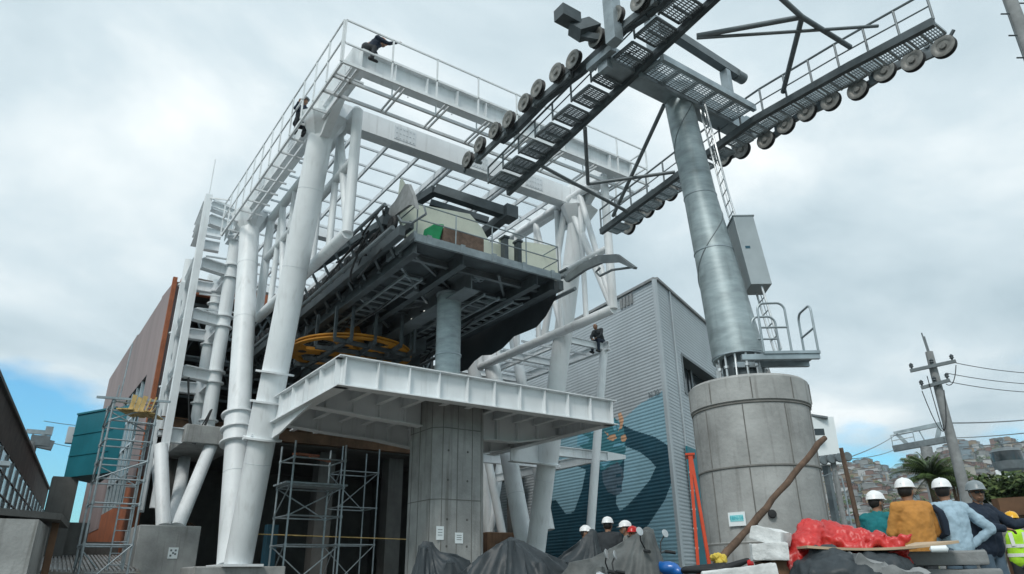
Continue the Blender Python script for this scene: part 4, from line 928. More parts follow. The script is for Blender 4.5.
# place a point of the drum surface seen at a pixel
def ondrum(px, py, rad):
    r = M @ Vector((px-512, -(py-287), -FPX)); dx, dy = r.x, r.y; ox, oy = EYE.x-CC.x, EYE.y-CC.y
    A = dx*dx+dy*dy; B = ox*dx+oy*dy; Cc = ox*ox+oy*oy-rad*rad; t = (-B-math.sqrt(max(B*B-A*Cc, 0)))/A
    return EYE+r*t
p = ondrum(737, 519, RC+0.045); n_ = Vector((p.x-CC.x, p.y-CC.y, 0)).normalized(); t_ = Vector((-n_.y, n_.x, 0))
sg = thing('foundation_sign', 'small white sign with teal lettering fixed to the concrete drum', 'sign', p)
up_ = (Vector((0,0,1))+t_*0.0).normalized()
b = MB(); b.box(p, (0.30, 0.22, 0.012), (t_, Vector((0,0,1)), n_)); b.build('plate', SIGNW, sg)
b = MB(); b.box(p+n_*0.008+Vector((0,0,0.012)), (0.235, 0.10, 0.006), (t_, Vector((0,0,1)), n_)); b.build('band', mat('sign_pale_teal', (0.25, 0.66, 0.70), 0.5), sg)
text_obj('EBN-16', 0.078, SIGNT, p+n_*0.013+Vector((0,0,0.012)), t_, (0,0,1), sg, 'lettering', 0.002)
p = ondrum(772, 514, RC+0.03); n_ = Vector((p.x-CC.x, p.y-CC.y, 0)).normalized(); b = MB(); b.lathe(p, [(0.06, -0.01), (0.07, 0.03), (0.055, 0.06), (0.001, 0.065)], 18, n_); b.build('cable_duct_cap', BLACK, rb)

tw = thing('ropeway_tower', 'galvanised cable car tower with crossarms, catwalks and sheave wheels', 'ropeway tower', (11.1, 8.15, 3.98))
A0, A1, A2, A3 = Vector((11.12, 8.13, 4.55)), Vector((11.1, 8.36, 6.9)), Vector((11.1, 8.52, 8.3)), Vector((11.08, 8.80, 11.35))
b = MB(); b.path([A0, A1, A2, A3], [0.50, 0.40, 0.345, 0.315], 44); pyl = b.build('pylon_tube', GALVB, tw)
def axis_at(z):
    P_ = [A0, A1, A2, A3]; RR = [0.50, 0.40, 0.345, 0.315]
    for i in range(3):
        if z <= P_[i+1].z or i == 2:
            t = (z-P_[i].z)/(P_[i+1].z-P_[i].z); return P_[i].lerp(P_[i+1], t), RR[i]+(RR[i+1]-RR[i])*t
b = MB(); pts = []
for i in range(150):
    z_ = 4.7+i*6.3/149; c, r_ = axis_at(z_); a_ = z_*2.0+2.2; pts.append(c+Vector((math.cos(a_), math.sin(a_), 0))*(r_+0.002))
b.path(pts, 0.012, 5); b.build('spiral_seam', MIDST, pyl)
for z_ in (4.57, 6.9, 8.3, 11.1): b = MB(); c, r_ = axis_at(z_); b.lathe(c-Vector((0,0,0.015)), [(r_-0.01, 0), (r_+0.012, 0.005), (r_+0.012, 0.03), (r_-0.01, 0.035)], 40); b.build('weld_ring', GALV, pyl)
b = MB(); b.lathe((11.13, 8.1, 3.99), [(0.36, 0), (0.36, 0.57)], 28); b.build('inner_stub', DARKST, tw)
for i in range(14):
    a_ = i*2*math.pi/14; d_ = Vector((math.cos(a_), math.sin(a_), 0)); c = Vector((11.13, 8.12, 3.98))+d_*0.44
    b = MB(); b.tube(c, c+Vector((0,0,0.66)), 0.022, n=8); b.lathe(c+Vector((0,0,0.32)), [(0.045, 0), (0.045, 0.05)], 6)
    if i % 2 == 0: b.prism([c+d_*0.05, c+d_*0.12, c+d_*0.06+Vector((0,0,0.4)), c-d_*0.02+Vector((0,0,0.55))], Vector((-d_.y, d_.x, 0))*0.02)
    b.build('anchor_bolt', ALU, tw)
# ladder and cabinets on the far right side of the tube
LO = Vector((0.42, -0.30, 0)).normalized(); LT = Vector((LO.y, -LO.x, 0))*-1
def ladder(z0, z1, off, parent, name='ladder'):
    b = MB(); ps = [[], []]; z_ = z0
    while z_ <= z1: c, r_ = axis_at(z_); q = c+LO*(r_+off); ps[0].append(q-LT*0.17); ps[1].append(q+LT*0.17); z_ += 0.28
    for s in ps: b.path(s, 0.022, 6)
    for u_, v_ in zip(*ps): b.tube(u_, v_, 0.014, n=6)
    b.path([p_+LO*0.12+LT*0.1 for p_ in ps[1]], 0.01, 5)
    return b.build(name, ALU, parent)
ladder(7.6, 11.2, 0.22, tw); ladder(4.7, 6.4, 0.3, tw)
b = MB(); c0_, r0_ = axis_at(6.0); c1_, r1_ = axis_at(7.7); f = (c1_-c0_).normalized(); mid = (c0_+LO*(r0_+0.32)+c1_+LO*(r1_+0.30))/2; ax = (LO, (f.cross(LO)).normalized(), f)
b.box(mid, (0.42, 0.50, 1.62), ax); b.box(mid+f*0.82, (0.46, 0.54, 0.03), ax); cb = b.build('control_cabinet', mat('cabinet_grey', (0.36, 0.41, 0.43), 0.4, 0.3, var=0.1), tw, bevel=0.008)
b = MB(); b.box(mid-ax[1]*0.252+f*0.05-LO*0.08, (0.1, 0.006, 0.06), ax); b.box(mid+LO*0.212-f*0.1, (0.006, 0.1, 0.1), ax); b.box(mid+LO*0.212-f*0.3+ax[1]*0.1, (0.006, 0.07, 0.12), ax); b.build('warning_label', MUR_D, cb)
# access platform at the tube foot
PC = at(786, 357, d=13.4); pz = PC.z
b = MB(); ux = LO; uy = LT
def grating(b, c, w_, l_, ux, uy, nb=14, th=0.03):
    uz = ux.cross(uy).normalized()
    for s in (-1, 1): b.box(c+ux*(s*w_/2), (0.035, l_, 0.05), (ux, uy, uz)); b.box(c+uy*(s*l_/2), (w_, 0.035, 0.05), (ux, uy, uz))
    for i in range(nb): b.box(c+uy*(l_*((i+0.5)/nb-0.5)), (w_-0.03, 0.016, th), (ux, uy, uz))
    for i in range(5): b.box(c+ux*(w_*((i+0.5)/5-0.5)), (0.012, l_-0.03, th*0.8), (ux, uy, uz))
grating(b, PC, 1.0, 0.6, ux, uy, 16); b.build('access_grating', GALV, tw)
b = MB(); b.bar(PC-ux*0.9+uy*0.25-Vector((0,0,0.07)), PC+ux*0.5+uy*0.25-Vector((0,0,0.07)), 0.08, 0.1); b.bar(PC-ux*0.9-uy*0.25-Vector((0,0,0.07)), PC+ux*0.5-uy*0.25-Vector((0,0,0.07)), 0.08, 0.1); b.build('platform_bracket', GALV, tw)
def hoop(c, u, w_, h_, r=0.022):
    b = MB(); rr_ = 0.14; pts = [c-u*(w_/2), c-u*(w_/2)+Vector((0,0,h_-rr_))]
    for k in range(1, 6): a_ = math.pi/2*k/6; pts.append(c-u*(w_/2-rr_*(1-math.cos(a_)))+Vector((0,0,h_-rr_+rr_*math.sin(a_))))
    for k in range(0, 6): a_ = math.pi/2*(6-k)/6; pts.append(c+u*(w_/2-rr_*(1-math.cos(a_)))+Vector((0,0,h_-rr_+rr_*math.sin(a_))))
    pts += [c+u*(w_/2)+Vector((0,0,h_-rr_)), c+u*(w_/2)]
    b.path(pts, r, 8); b.tube(c-u*(w_/2)+Vector((0,0,h_*0.5)), c+u*(w_/2)+Vector((0,0,h_*0.5)), r*0.9, n=8); return b
hoop(PC+ux*0.48, uy, 0.6, 0.92).build('guard_hoop', GALV, tw); hoop(PC-ux*0.25-uy*0.3, ux, 0.5, 0.95).build('guard_hoop', GALV, tw); hoop(PC-ux*0.2+uy*0.3, ux, 0.45, 0.9).build('guard_hoop', GALV, tw)

# --- head: catwalks measured along both sides
ZW = 10.95
Lb = [at(508, 193, X=9.5), at(594, 113, X=9.5), at(654, 56, X=9.5), at(735, -20, X=9.5)]
Rb = [at(601, 232, X=12.6), at(677, 176, X=12.6), at(754, 120, X=12.6), at(850, 66, X=12.6), at(934, 22, X=12.6)]
def lerp_path(P_, t):
    L = [0]
    for p, q in zip(P_[:-1], P_[1:]): L.append(L[-1]+(q-p).length)
    s = t*L[-1]
    for i in range(len(P_)-1):
        if s <= L[i+1]+1e-6: return P_[i].lerp(P_[i+1], (s-L[i])/(L[i+1]-L[i]))
    return P_[-1]
def catwalk(P_, side, npan, railside):
    b = MB()
    for p, q in zip(P_[:-1], P_[1:]): b.bar(p, q, 0.11, 0.17)
    b.build('catwalk_beam', DARKST, tw)
    for i in range(npan):
        t0 = (i+0.5)/npan; c = lerp_path(P_, t0); d_ = (lerp_path(P_, min(1, t0+0.02))-lerp_path(P_, max(0, t0-0.02))); d_ = Vector((0, d_.y, 0)).normalized()
        L_ = sum((q-p).length for p, q in zip(P_[:-1], P_[1:]))/npan
        b = MB(); uy = d_; grating(b, c+Vector((side*(0.38 if side < 0 else 0.34), 0, 0.06)), 0.58 if side < 0 else 0.52, L_*0.86, Vector((1,0,0)), uy, 11); b.bar(c, c+Vector((side*0.6, 0, 0.0)), 0.04, 0.05)
        b.build('grating_panel', GALV if side > 0 else MIDST, tw)
    b = MB(); pr_ = []
    n = npan
    for i in range(n+1): pr_.append(lerp_path(P_, i/n)+Vector((railside, 0, 0.08)))
    H = 0.66 if side > 0 else 0.5
    for i in range(0, n+1):
        b.tube(pr_[i], pr_[i]+Vector((0,0,H)), 0.025, n=7)
    b.path([p+Vector((0,0,H)) for p in pr_], 0.027, 7); b.path([p+Vector((0,0,H*0.5)) for p in pr_], 0.017, 7)
    b.build('catwalk_railing', MIDST, tw)
catwalk(Lb, -1, 11, -0.64); catwalk(Rb, 1, 15, 0.02)
# sheave trains
def sheave(c, r=0.225):
    b = MB(); b.lathe(c-Vector((0.05,0,0)), [(r-0.05, 0), (r, 0), (r+0.012, 0.012), (r-0.02, 0.05), (r+0.012, 0.088), (r, 0.10), (r-0.05, 0.10), (r-0.05, 0.0)], 30, (1,0,0)); o = b.build('sheave', BLACK, tw)
    b = MB(); b.lathe(c-Vector((0.045,0,0)), [(r-0.03, 0.01), (r+0.004, -0.012), (r-0.03, -0.018), (r-0.085, -0.004), (r-0.10, 0.008), (0.075, 0.010), (0.06, -0.03), (0.001, -0.032)], 30, (1,0,0))
    b.lathe(c+Vector((0.045,0,0)), [(r-0.01, 0.0), (r+0.004, 0.012), (r-0.05, 0.014), (r-0.08, 0.002), (0.075, 0.0), (0.055, 0.03), (0.001, 0.032)], 30, (1,0,0)); b.build('rim', SHV, o)
SHV = mat('worn_sheave_flange', (0.23, 0.235, 0.225), 0.55, 0.3, var=0.45, scale=7)
def train(px, X_, below):
    C_ = [at(x, y, X=X_) for x, y in px]
    s = 1 if below else -1                                     # wheels hang under the beam, or sit on it
    for c in C_: sheave(c)
    for i in range(0, len(C_)-1, 2):
        m = (C_[i]+C_[i+1])/2; b = MB(); b.bar(C_[i]+Vector((0.09,0,0.03*s)), C_[i+1]+Vector((0.09,0,0.03*s)), 0.06, 0.17); b.bar(m+Vector((0.11,0,0)), m+Vector((0.13,0,0.26*s)), 0.09, 0.14); b.lathe(m+Vector((0.04,0,0.24*s)), [(0.05, 0), (0.05, 0.2)], 12, (1,0,0)); b.build('rocker_arm', MIDST, tw)
    for i in range(0, len(C_)-3, 4):
        b = MB(); m0 = (C_[i]+C_[i+1])/2; m1 = (C_[i+2]+C_[i+3])/2; o_ = Vector((0.13, 0, 0.16*s)); b.bar(m0+o_, m1+o_, 0.09, 0.17); b.build('carrier_beam', MIDST, tw)
    o_ = Vector((0.22 if not below else -0.10, 0, 0.17*s if not below else 0.27)); b = MB()
    for i in range(2, len(C_)-2, 1):
        b.bar(C_[i]+o_, C_[min(i+1, len(C_)-1)]+o_, 0.12, 0.26)
    b.build('main_beam', DARKST if not below else GALV, tw)
    return C_
pxL = [(468,160),(480,145),(495,131),(509,120),(525,103),(538,89),(557,73),(574,60),(597,38),(616,17),(640,1),(660,-18),(684,-38),(706,-58)]
pxR = [(944,47),(913,61),(885,72),(858,90),(831,101),(807,112),(786,125),(766,140),(742,150),(724,158)]
pxR2 = [(690,182),(671,193),(658,202),(648,210),(637,217),(629,227)]
CLs = train(pxL, 8.45, False); CRs = train(pxR, 13.62, True); CR2 = train(pxR2, 13.62, True)
b = MB(); c = CRs[0]; b.bar(c, c+Vector((0, -0.25, 0.25)), 0.05, 0.05); c = CLs[0]; b.bar(c, c+Vector((0, 0.2, -0.3)), 0.05, 0.05); b.build('rope_catcher', DARKST, tw)
# cross beams between the two sides
YX = 8.75
b = MB(); b.bar((8.75, YX, 11.15), (13.45, YX, 11.15), 0.42, 0.42); b.build('crossarm', GALV, tw)
b = MB(); b.lathe((11.08, YX+.05, 11.3), [(0.42, 0), (0.42, 0.04), (0.2, 0.05), (0.2, 0.2)], 30); b.build('head_flange', GALV, tw)
for X_ in (8.65, 13.45): b = MB(); b.bar((X_+0.1, YX, 10.8), (X_+0.1, YX, 11.5), 0.16, 0.3); b.bar((X_, YX-0.4, 11.1), (X_, YX+0.4, 11.1), 0.16, 0.16); b.build('train_hanger', GALV, tw)
for i in range(5):
    b = MB(); grating(b, Vector((9.85+i*0.62, YX-0.62, 10.9)), 0.56, 0.6, Vector((1,0,0)), Vector((0,1,0)), 11); b.build('grating_panel', GALV, tw)
b = MB(); b.bar((9.5, YX-0.95, 10.85), (12.6, YX-0.95, 10.85), 0.1, 0.16); b.bar((9.5, YX-0.3, 10.85), (12.6, YX-0.3, 10.85), 0.08, 0.12); b.build('crosswalk_beam', GALV, tw)
b = MB(); railing(b, [(10.2, YX+0.3, 11.35), (12.5, YX+0.3, 11.35)], 0.6, 0.75, 0.017); b.build('crosswalk_railing', GALV, tw)
# upper hoisting frame: beams and tall posts above the arm
u0, u1 = at(695, 45, Y=YX-0.6), at(738, 76, Y=YX-0.6)
b = MB(); b.bar((9.6, YX-0.6, u0.z), (u1.x, YX-0.6, u1.z), 0.2, 0.22); b.lathe((u1.x-0.1, YX-0.6, u1.z), [(0.14, 0), (0.14, 0.3)], 18, (1,0,0)); b.build('hoist_beam', MIDST, tw)
b = MB(); p = at(727, 85, Y=YX-0.6); b.bar((p.x, YX-0.6, 11.3), (p.x, YX-0.6, u1.z-0.1), 0.16, 0.2); b.bar((9.7, YX-0.6, 11.0), (9.7, YX-0.6, u0.z), 0.2, 0.24); b.build('hoist_post', GALV, tw)
p = at(612, 12, X=8.4); b = MB(); b.bar((8.4, p.y, 10.9), (8.4, p.y, 14.5), 0.24, 0.28); b.build('lifting_frame', GALV, tw)
p = at(580, 28, X=8.1); b = MB(); u_ = Vector((0, -0.75, 0.55)).normalized(); b.bar(p-u_*0.1+Vector((-0.1,0,-0.05)), p+u_*0.1+Vector((0.35, 0, 0.1)), 0.42, 0.3, up=u_); b.box(p+Vector((-0.25, 0.1, 0.25)), (0.5, 0.32, 0.3)); b.bar(p+Vector((0,0,-0.2)), p+Vector((0.5, -0.3, -0.3)), 0.12, 0.16); b.build('junction_box', DARKST, tw)
b = MB(); b.path([at(600, 62, X=8.8), at(596, 66, X=8.8), at(594, 70, X=8.8)], 0.05); b.path([at(607, 46, X=8.8), at(606, 54, X=8.8), at(598, 62, X=8.8)], 0.012, 6); b.build('hanging_lamp', DARKST, tw)
b = MB(); b.path([at(597, 64, X=8.9), at(640, 50, X=9.0)], 0.01, 5); b.build('loose_wire', BLACK, tw)
# horizontal K bracing between the catwalk ends and the raking tie rods
mA = (at(545, 165, X=9.5)+at(628, 212, X=12.6))/2
Mr = at(588, 184, X=mA.x)
Tm = at(802, 17, X=11.0)
rods = [(at(540, 165, X=9.5), at(628, 212, X=12.6), 0.05), (at(585, 128, X=9.5), Mr, 0.05), (Mr, at(675, 172, X=12.6), 0.045),
        (at(697, 36, X=9.5), Tm, 0.055), (at(697, 38, X=9.5), at(878, 26, X=12.6), 0.035), (at(770, -12, X=9.6), Tm, 0.055), (Tm, at(850, 47, X=12.6), 0.055), (Tm, at(783, 92, X=12.6), 0.055),
        (at(664, 105, X=10.9), at(613, 216, X=12.5), 0.05)]
for p, q, r_ in rods: b = MB(); b.tube(p, q, r_, n=12); b.build('brace_tube', MIDST, tw)
# ------------------------------------------------------------------ scaffolds
def scaffold(name_label, x0, x1, y0, y1, H, lifts, r=0.028, braces=True, boards=()):
    s = thing('scaffold', name_label, 'scaffold', ((x0+x1)/2, (y0+y1)/2, 0))
    cs = [(x0, y0), (x1, y0), (x1, y1), (x0, y1)]
    for x, y in cs:
        b = MB(); b.tube((x, y, 0), (x, y, H), r, n=8)
        for z_ in lifts: b.lathe((x, y, z_-0.04), [(r+0.016, 0), (r+0.016, 0.08)], 8)
        b.build('standard', SCAF, s)
    for z_ in lifts:
        b = MB()
        for i in range(4): p, q = cs[i], cs[(i+1) % 4]; b.tube((*p, z_), (*q, z_), r*0.8, n=7)
        b.build('ledger', SCAF, s)
    if braces:
        for a_, c_ in list(zip(lifts[:-1], lifts[1:]))[::2 if len(lifts) < 7 else 3]:
            b = MB(); b.tube((x0, y0-0.03, a_), (x1, y0-0.03, c_), r*0.7, n=7); b.tube((x1, y1+0.03, a_), (x0, y1+0.03, c_), r*0.7, n=7); b.tube((x0-0.03, y1, a_), (x0-0.03, y0, c_), r*0.7, n=7); b.build('diagonal_brace', SCAF, s)
    for z_, m_ in boards:
        b = MB()
        for i in range(4): yy = y0+(y1-y0)*(i+0.5)/4; b.bb((x0-0.15, yy-0.11, z_), (x1+0.15+0.05*i, yy+0.11, z_+0.045))
        b.build('deck_boards', m_, s)
    return s
s1 = scaffold('galvanised tube scaffold standing under the canopy, left of the pier', 6.45, 7.95, 19.7, 20.9, 4.35, (0.4, 1.6, 2.35, 3.15, 3.9), boards=((3.2, SCAF),))
b = MB(); b.bar((6.5, 19.8, 4.0), (7.4, 20.6, 4.12), 0.2, 0.05); b.bar((7.0, 20.0, 3.98), (7.9, 20.8, 4.02), 0.08, 0.06); b.build('loose_board', RUST, s1)
s2 = scaffold('dim scaffold deeper inside the dark hall behind the canopy', 10.2, 11.7, 25.6, 26.8, 5.4, (0.5, 1.9, 3.2, 4.5))
s3 = scaffold('tall scaffold with a yellow timber top beside the brown hall wall', 1.92, 3.0, 21.2, 22.4, 5.3, (0.5, 1.6, 2.6, 3.2, 3.7, 4.2, 4.7, 5.2), boards=())
b = MB()
for i in range(7): b.bar((2.05+i*0.14, 21.0+0.03*i, 4.98+0.02*(i % 3)), (2.6+i*0.12, 22.5, 5.1+0.03*(i % 2)), 0.13, 0.035)
for i in range(5): b.bar((2.35+i*0.12, 21.15, 5.0), (2.4+i*0.13, 21.15, 5.42-0.05*(i % 2)), 0.11, 0.03)
o = b.build('timber_platform', BAMBOO, s3)
b = MB(); b.bar((1.5, 21.15, 5.25), (3.3, 21.2, 5.35), 0.06, 0.06); b.tube((2.05, 21.3, 5.2), (2.1, 21.35, 6.9), 0.018, n=6); b.tube((2.05, 22.3, 5.2), (2.08, 22.3, 5.9), 0.018, n=6); b.build('top_pole', SCAF, s3)
b = MB()
for k in (0, 1): b.tube((2.62+k*0.36, 21.9, 0), (2.62+k*0.36, 21.9, 5.0), 0.022, n=6)
z_ = 0.3
while z_ < 5: b.tube((2.62, 21.9, z_), (2.98, 21.9, z_), 0.016, n=6); z_ += 0.28
b.build('ladder', SCAF, s3)
b = MB(); b.bb((6.8, 22.6, 0), (7.15, 22.9, 2.3)); o = b.build('blue_sheet', MUR_D, None, bevel=0.02); tagit(o, 'tall dark blue covered stack standing in the shade behind the scaffold', 'stack')
b = MB(); b.tube((5.6, 21.4, 1.95), (12.5, 22.0, 1.9), 0.018, n=6); o = b.build('barrier_tape', BAMBOO); tagit(o, 'yellow barrier line strung across the dark hall behind the scaffold', 'barrier')

# ------------------------------------------------------------------ distance: poles, wires, ropeway, gondola, plants
D = 26.0
pt_, pm_ = at(929, 352, d=D), at(962, 480, d=D); dd = (pm_-pt_).normalized(); base = pt_+dd*((0-pt_.z)/dd.z)
up = thing('utility_pole', 'tall leaning grey utility pole with two crossarms, behind the men', 'utility pole', base)
b = MB(); b.tube(base, pt_, 0.20, 0.115, 18); b.build('shaft', SLAB, up)
b = MB(); p = at(922, 333, d=D); b.tube(pt_+Vector((-.04,0,-.3)), p+Vector((-.03, 0, 0)), 0.022, n=6); b.tube(pt_+Vector((.06,0,-.3)), p+Vector((.1, 0, -.1)), 0.022, n=6); b.build('top_rods', MIDST, up)
rt = Vector((M[0][0], M[1][0], 0)).normalized(); fw = Vector((-rt.y, rt.x, 0))
def arm(pa, pb, y):
    a_, c_ = at(*pa, d=D-0.2), at(*pb, d=D-0.2); b = MB(); b.bar(a_, c_, 0.09, 0.1); b.build('crossarm', MIDST, up)
    b = MB()
    for t in (0.05, 0.5, 0.93): q = a_.lerp(c_, t); b.lathe(q, [(0.03, 0), (0.03, 0.1), (0.07, 0.12), (0.05, 0.16), (0.07, 0.19), (0.02, 0.25)], 10)
    b.build('insulator', DARKST, up)
    return a_, c_
a1 = arm((910, 371), (956, 361), 0); a2 = arm((921, 388), (950, 380), 0)
b = MB()
def sag(p, q, s, n=12): return [p.lerp(q, i/n)-Vector((0,0,s*4*(i/n)*(1-i/n))) for i in range(n+1)]
b.path(sag(at(922, 391, d=D-.3), at(944, 390, d=D-.3), 1.3), 0.014, 5); b.path(sag(at(927, 376, d=D-.3), at(943, 424, d=D-.3), 0.8), 0.014, 5); b.path(sag(at(956, 365, d=D-.3), at(946, 384, d=D-.3), 0.25), 0.014, 5); b.build('drop_wires', BLACK, up)
k = 0
for (pa, pb, db, r_, lb) in (((956, 363), (1060, 374), 30, 0.012, 'highest thin power line running from the utility pole to the right'), ((946, 373), (1060, 385), 30, 0.012, 'second thin power line from the upper crossarm to the right'), ((950, 382), (1060, 393), 30, 0.012, 'thin power line from the lower crossarm to the right')):
    b = MB(); b.path(sag(at(*pa, d=D-.1), at(*pb, d=db), 0.1), r_, 5); o = b.build('power_line', BLACK); tagit(o, lb, 'wire')
for (pa, da, pb, db, r_, lb) in (((952, 423), D, (1080, 411), 45, 0.022, 'dark cable leaving the utility pole halfway up to the right'), ((943, 438), 70, (1100, 424), 40, 0.03, 'upper haul rope of the distant cable car line'), ((946, 447), 70, (1100, 432), 40, 0.03, 'lower haul rope of the distant cable car line'), ((898, 433), 70, (850, 457), 42, 0.028, 'steep haul rope between the distant tower and the sheaves by the drum'), ((896, 449), 70, (850, 459), 42, 0.025, 'flat haul rope between the distant tower and the sheaves by the drum'), ((845, 462), 42, (815, 478), 36, 0.02, 'short slack cable beside the concrete drum')):
    b = MB(); b.path(sag(at(*pa, d=da), at(*pb, d=db), 0.15), r_, 5); o = b.build('cable', MIDST); tagit(o, lb, 'cable')
for (pa, da, pb, db, lb) in (((44, 421), 52, (110, 427), 60, 'thin cable against the blue sky above the teal box, upper'), ((44, 441), 52, (110, 452), 60, 'thin cable against the blue sky left of the teal box, lower')):
    b = MB(); b.path(sag(at(*pa, d=da), at(*pb, d=db), 0.1), 0.022, 5); o = b.build('cable', MIDST); tagit(o, lb, 'cable')
# distant tower
D2 = 70
dt = thing('ropeway_tower', 'distant grey cable car tower with trapezoid head beyond the palm', 'ropeway tower', at(930, 480, d=D2)*1.0)
b = MB(); p = at(926, 447, d=D2); q = at(936, 500, d=D2); dd = (q-p).normalized(); q = p+dd*((0-p.z)/dd.z); b.tube(q, p, 0.62, 0.45, 20); b.build('column', SLAB, dt)
b = MB(); b.bar(at(893, 449, d=D2), at(949, 439, d=D2), 0.5, 0.5); b.build('sheave_bank', MIDST, dt)
b = MB(); b.bar(at(894, 434, d=D2), at(941, 424, d=D2), 0.3, 0.35); b.bar(at(897, 434, d=D2), at(910, 447, d=D2), 0.3, 0.3); b.bar(at(940, 425, d=D2), at(937, 440, d=D2), 0.35, 0.35); b.bar(at(918, 429, d=D2), at(926, 443, d=D2), 0.1, 0.1); b.build('top_beam', GALV, dt)
b = MB(); railing(b, [at(893, 446, d=D2-1), at(915, 442, d=D2-1)], 0.9, 1.5, 0.04); b.build('railing', GALV, dt)
D3 = 52
dt2 = thing('ropeway_tower', 'small cable car tower head seen above the dark gallery roof', 'ropeway tower', at(30, 480, d=D3))
b = MB(); b.bar(at(26, 431, d=D3), at(49, 433, d=D3), 0.2, 0.25); b.bar(at(46, 433, d=D3), at(38, 443, d=D3), 0.22, 0.25); b.bar(at(33, 434, d=D3), at(36, 442, d=D3), 0.1, 0.1); b.box(at(49, 431, d=D3), (0.4, 0.4, 0.5)); b.build('top_beam', GALV, dt2)
b = MB(); b.bar(at(30, 441, d=D3), at(53, 446, d=D3), 0.5, 0.55); b.box(at(40, 441, d=D3), (1.0, 0.6, 0.6)); b.build('sheave_bank', MIDST, dt2)
b = MB(); p = at(30, 442, d=D3); b.tube(Vector((p.x, p.y, 0)), p, 0.5, 0.4, 16); b.build('column', SLAB, dt2)
# sheaves, box and poles just right of the concrete drum
D4 = 42
wb_ = thing('white_kiosk', 'white box cabin on legs peeking out right of the concrete drum', 'cabin', at(822, 470, d=D4)*1.0)
b = MB(); p = at(821, 440, d=D4); u_ = (at(833, 470, d=D4)-at(825, 418, d=D4)).normalized(); b.bar(at(817, 419, d=D4), at(825, 466, d=D4), 1.3, 1.2, up=fw); b.build('cabin_wall', SIGNW, wb_)
b = MB(); b.box(at(819.5, 432, d=D4-1.2), (0.5, 0.06, 0.35), (rt, fw, Vector((0,0,1)))); b.build('window', DGLASS, wb_)
b = MB(); b.bar(at(812, 417.5, d=D4), at(828, 420, d=D4), 1.6, 0.1); b.build('roof', MIDST, wb_)
b = MB(); p = at(826, 466, d=D4); b.bar(Vector((p.x, p.y, 0)), p, 0.3, 0.3); b.build('leg', MIDST, wb_)
sb = thing('sheave_assembly', 'dark bank of small sheaves beside the white cabin', 'sheave bank', at(838, 470, d=D4-2))
b = MB(); b.bar(at(818, 460, d=D4-2), at(850, 456, d=D4-2), 0.25, 0.35); b.build('beam', DARKST, sb)
for px in (824, 832, 840, 848): b = MB(); b.lathe(at(px, 460-(px-824)*0.15, d=D4-2.4), [(0.2, 0), (0.24, 0.05), (0.2, 0.12), (0.001, 0.12)], 14, fw); b.build('sheave', MIDST, sb)
b = MB(); p = at(833, 462, d=D4-2); b.tube(Vector((p.x, p.y, 0)), p, 0.14, n=10); b.build('post', SLAB, sb)
for (pa, pb, dq, r_, lb) in (((841, 448), (862, 540), 36, 0.13, 'weathered brown pole between the concrete drum and the men'), ((842, 478), (851, 522), 48, 0.06, 'thin pale pole left of the man in teal')):
    a_, c_ = at(*pa, d=dq), at(*pb, d=dq); dd = (c_-a_).normalized(); c_ = a_+dd*((0-a_.z)/dd.z); b = MB(); b.tube(c_, a_, r_, r_*0.7, 10); o = b.build('pole', LOG if r_ > 0.1 else GALV); tagit(o, lb, 'pole')
# gondola
D5 = 62
gd = thing('gondola', 'dark glazed cable car gondola hanging at the right edge', 'gondola', at(1009, 470, d=D5))
c = at(1008, 461, d=D5); b = MB()
prof = [(0.001, -0.95), (0.6, -0.93), (0.92, -0.6), (1.0, -0.05)]; b.lathe(c, prof, 20); b.lathe(c, [(1.0, 0.62), (0.86, 0.82), (0.5, 0.9), (0.001, 0.92)], 20); b.build('shell', MIDST, gd)
b = MB(); b.lathe(c, [(0.99, -0.05), (1.0, 0.3), (0.97, 0.62)], 20); b.build('glazing', DGLASS, gd)
b = MB(); b.path([c+Vector((0,0,0.9)), c+Vector((0,0,1.5))-rt*0.3, at(998, 441, d=D5)], 0.08, 8); b.bar(at(994, 440, d=D5), at(1003, 439, d=D5), 0.16, 0.2); b.build('hanger_arm', MIDST, gd)
b = MB(); b.bar(at(997, 476, d=D5), at(1013, 473, d=D5), 1.0, 0.7); o = b.build('white_bundle', SIGNW, None, bevel=0.05); tagit(o, 'white rooftop box just below the gondola', 'rooftop box')
o.location.z = o.location.z; b = MB(); p = at(1005, 478, d=D5); b.bb((p.x-1.6, p.y-1.6, 0), (p.x+1.6, p.y+1.6, p.z-0.25)); o = b.build('flat_roofed_house', WALLC[3]); tagit(o, 'grey flat roofed house under the gondola', 'house')
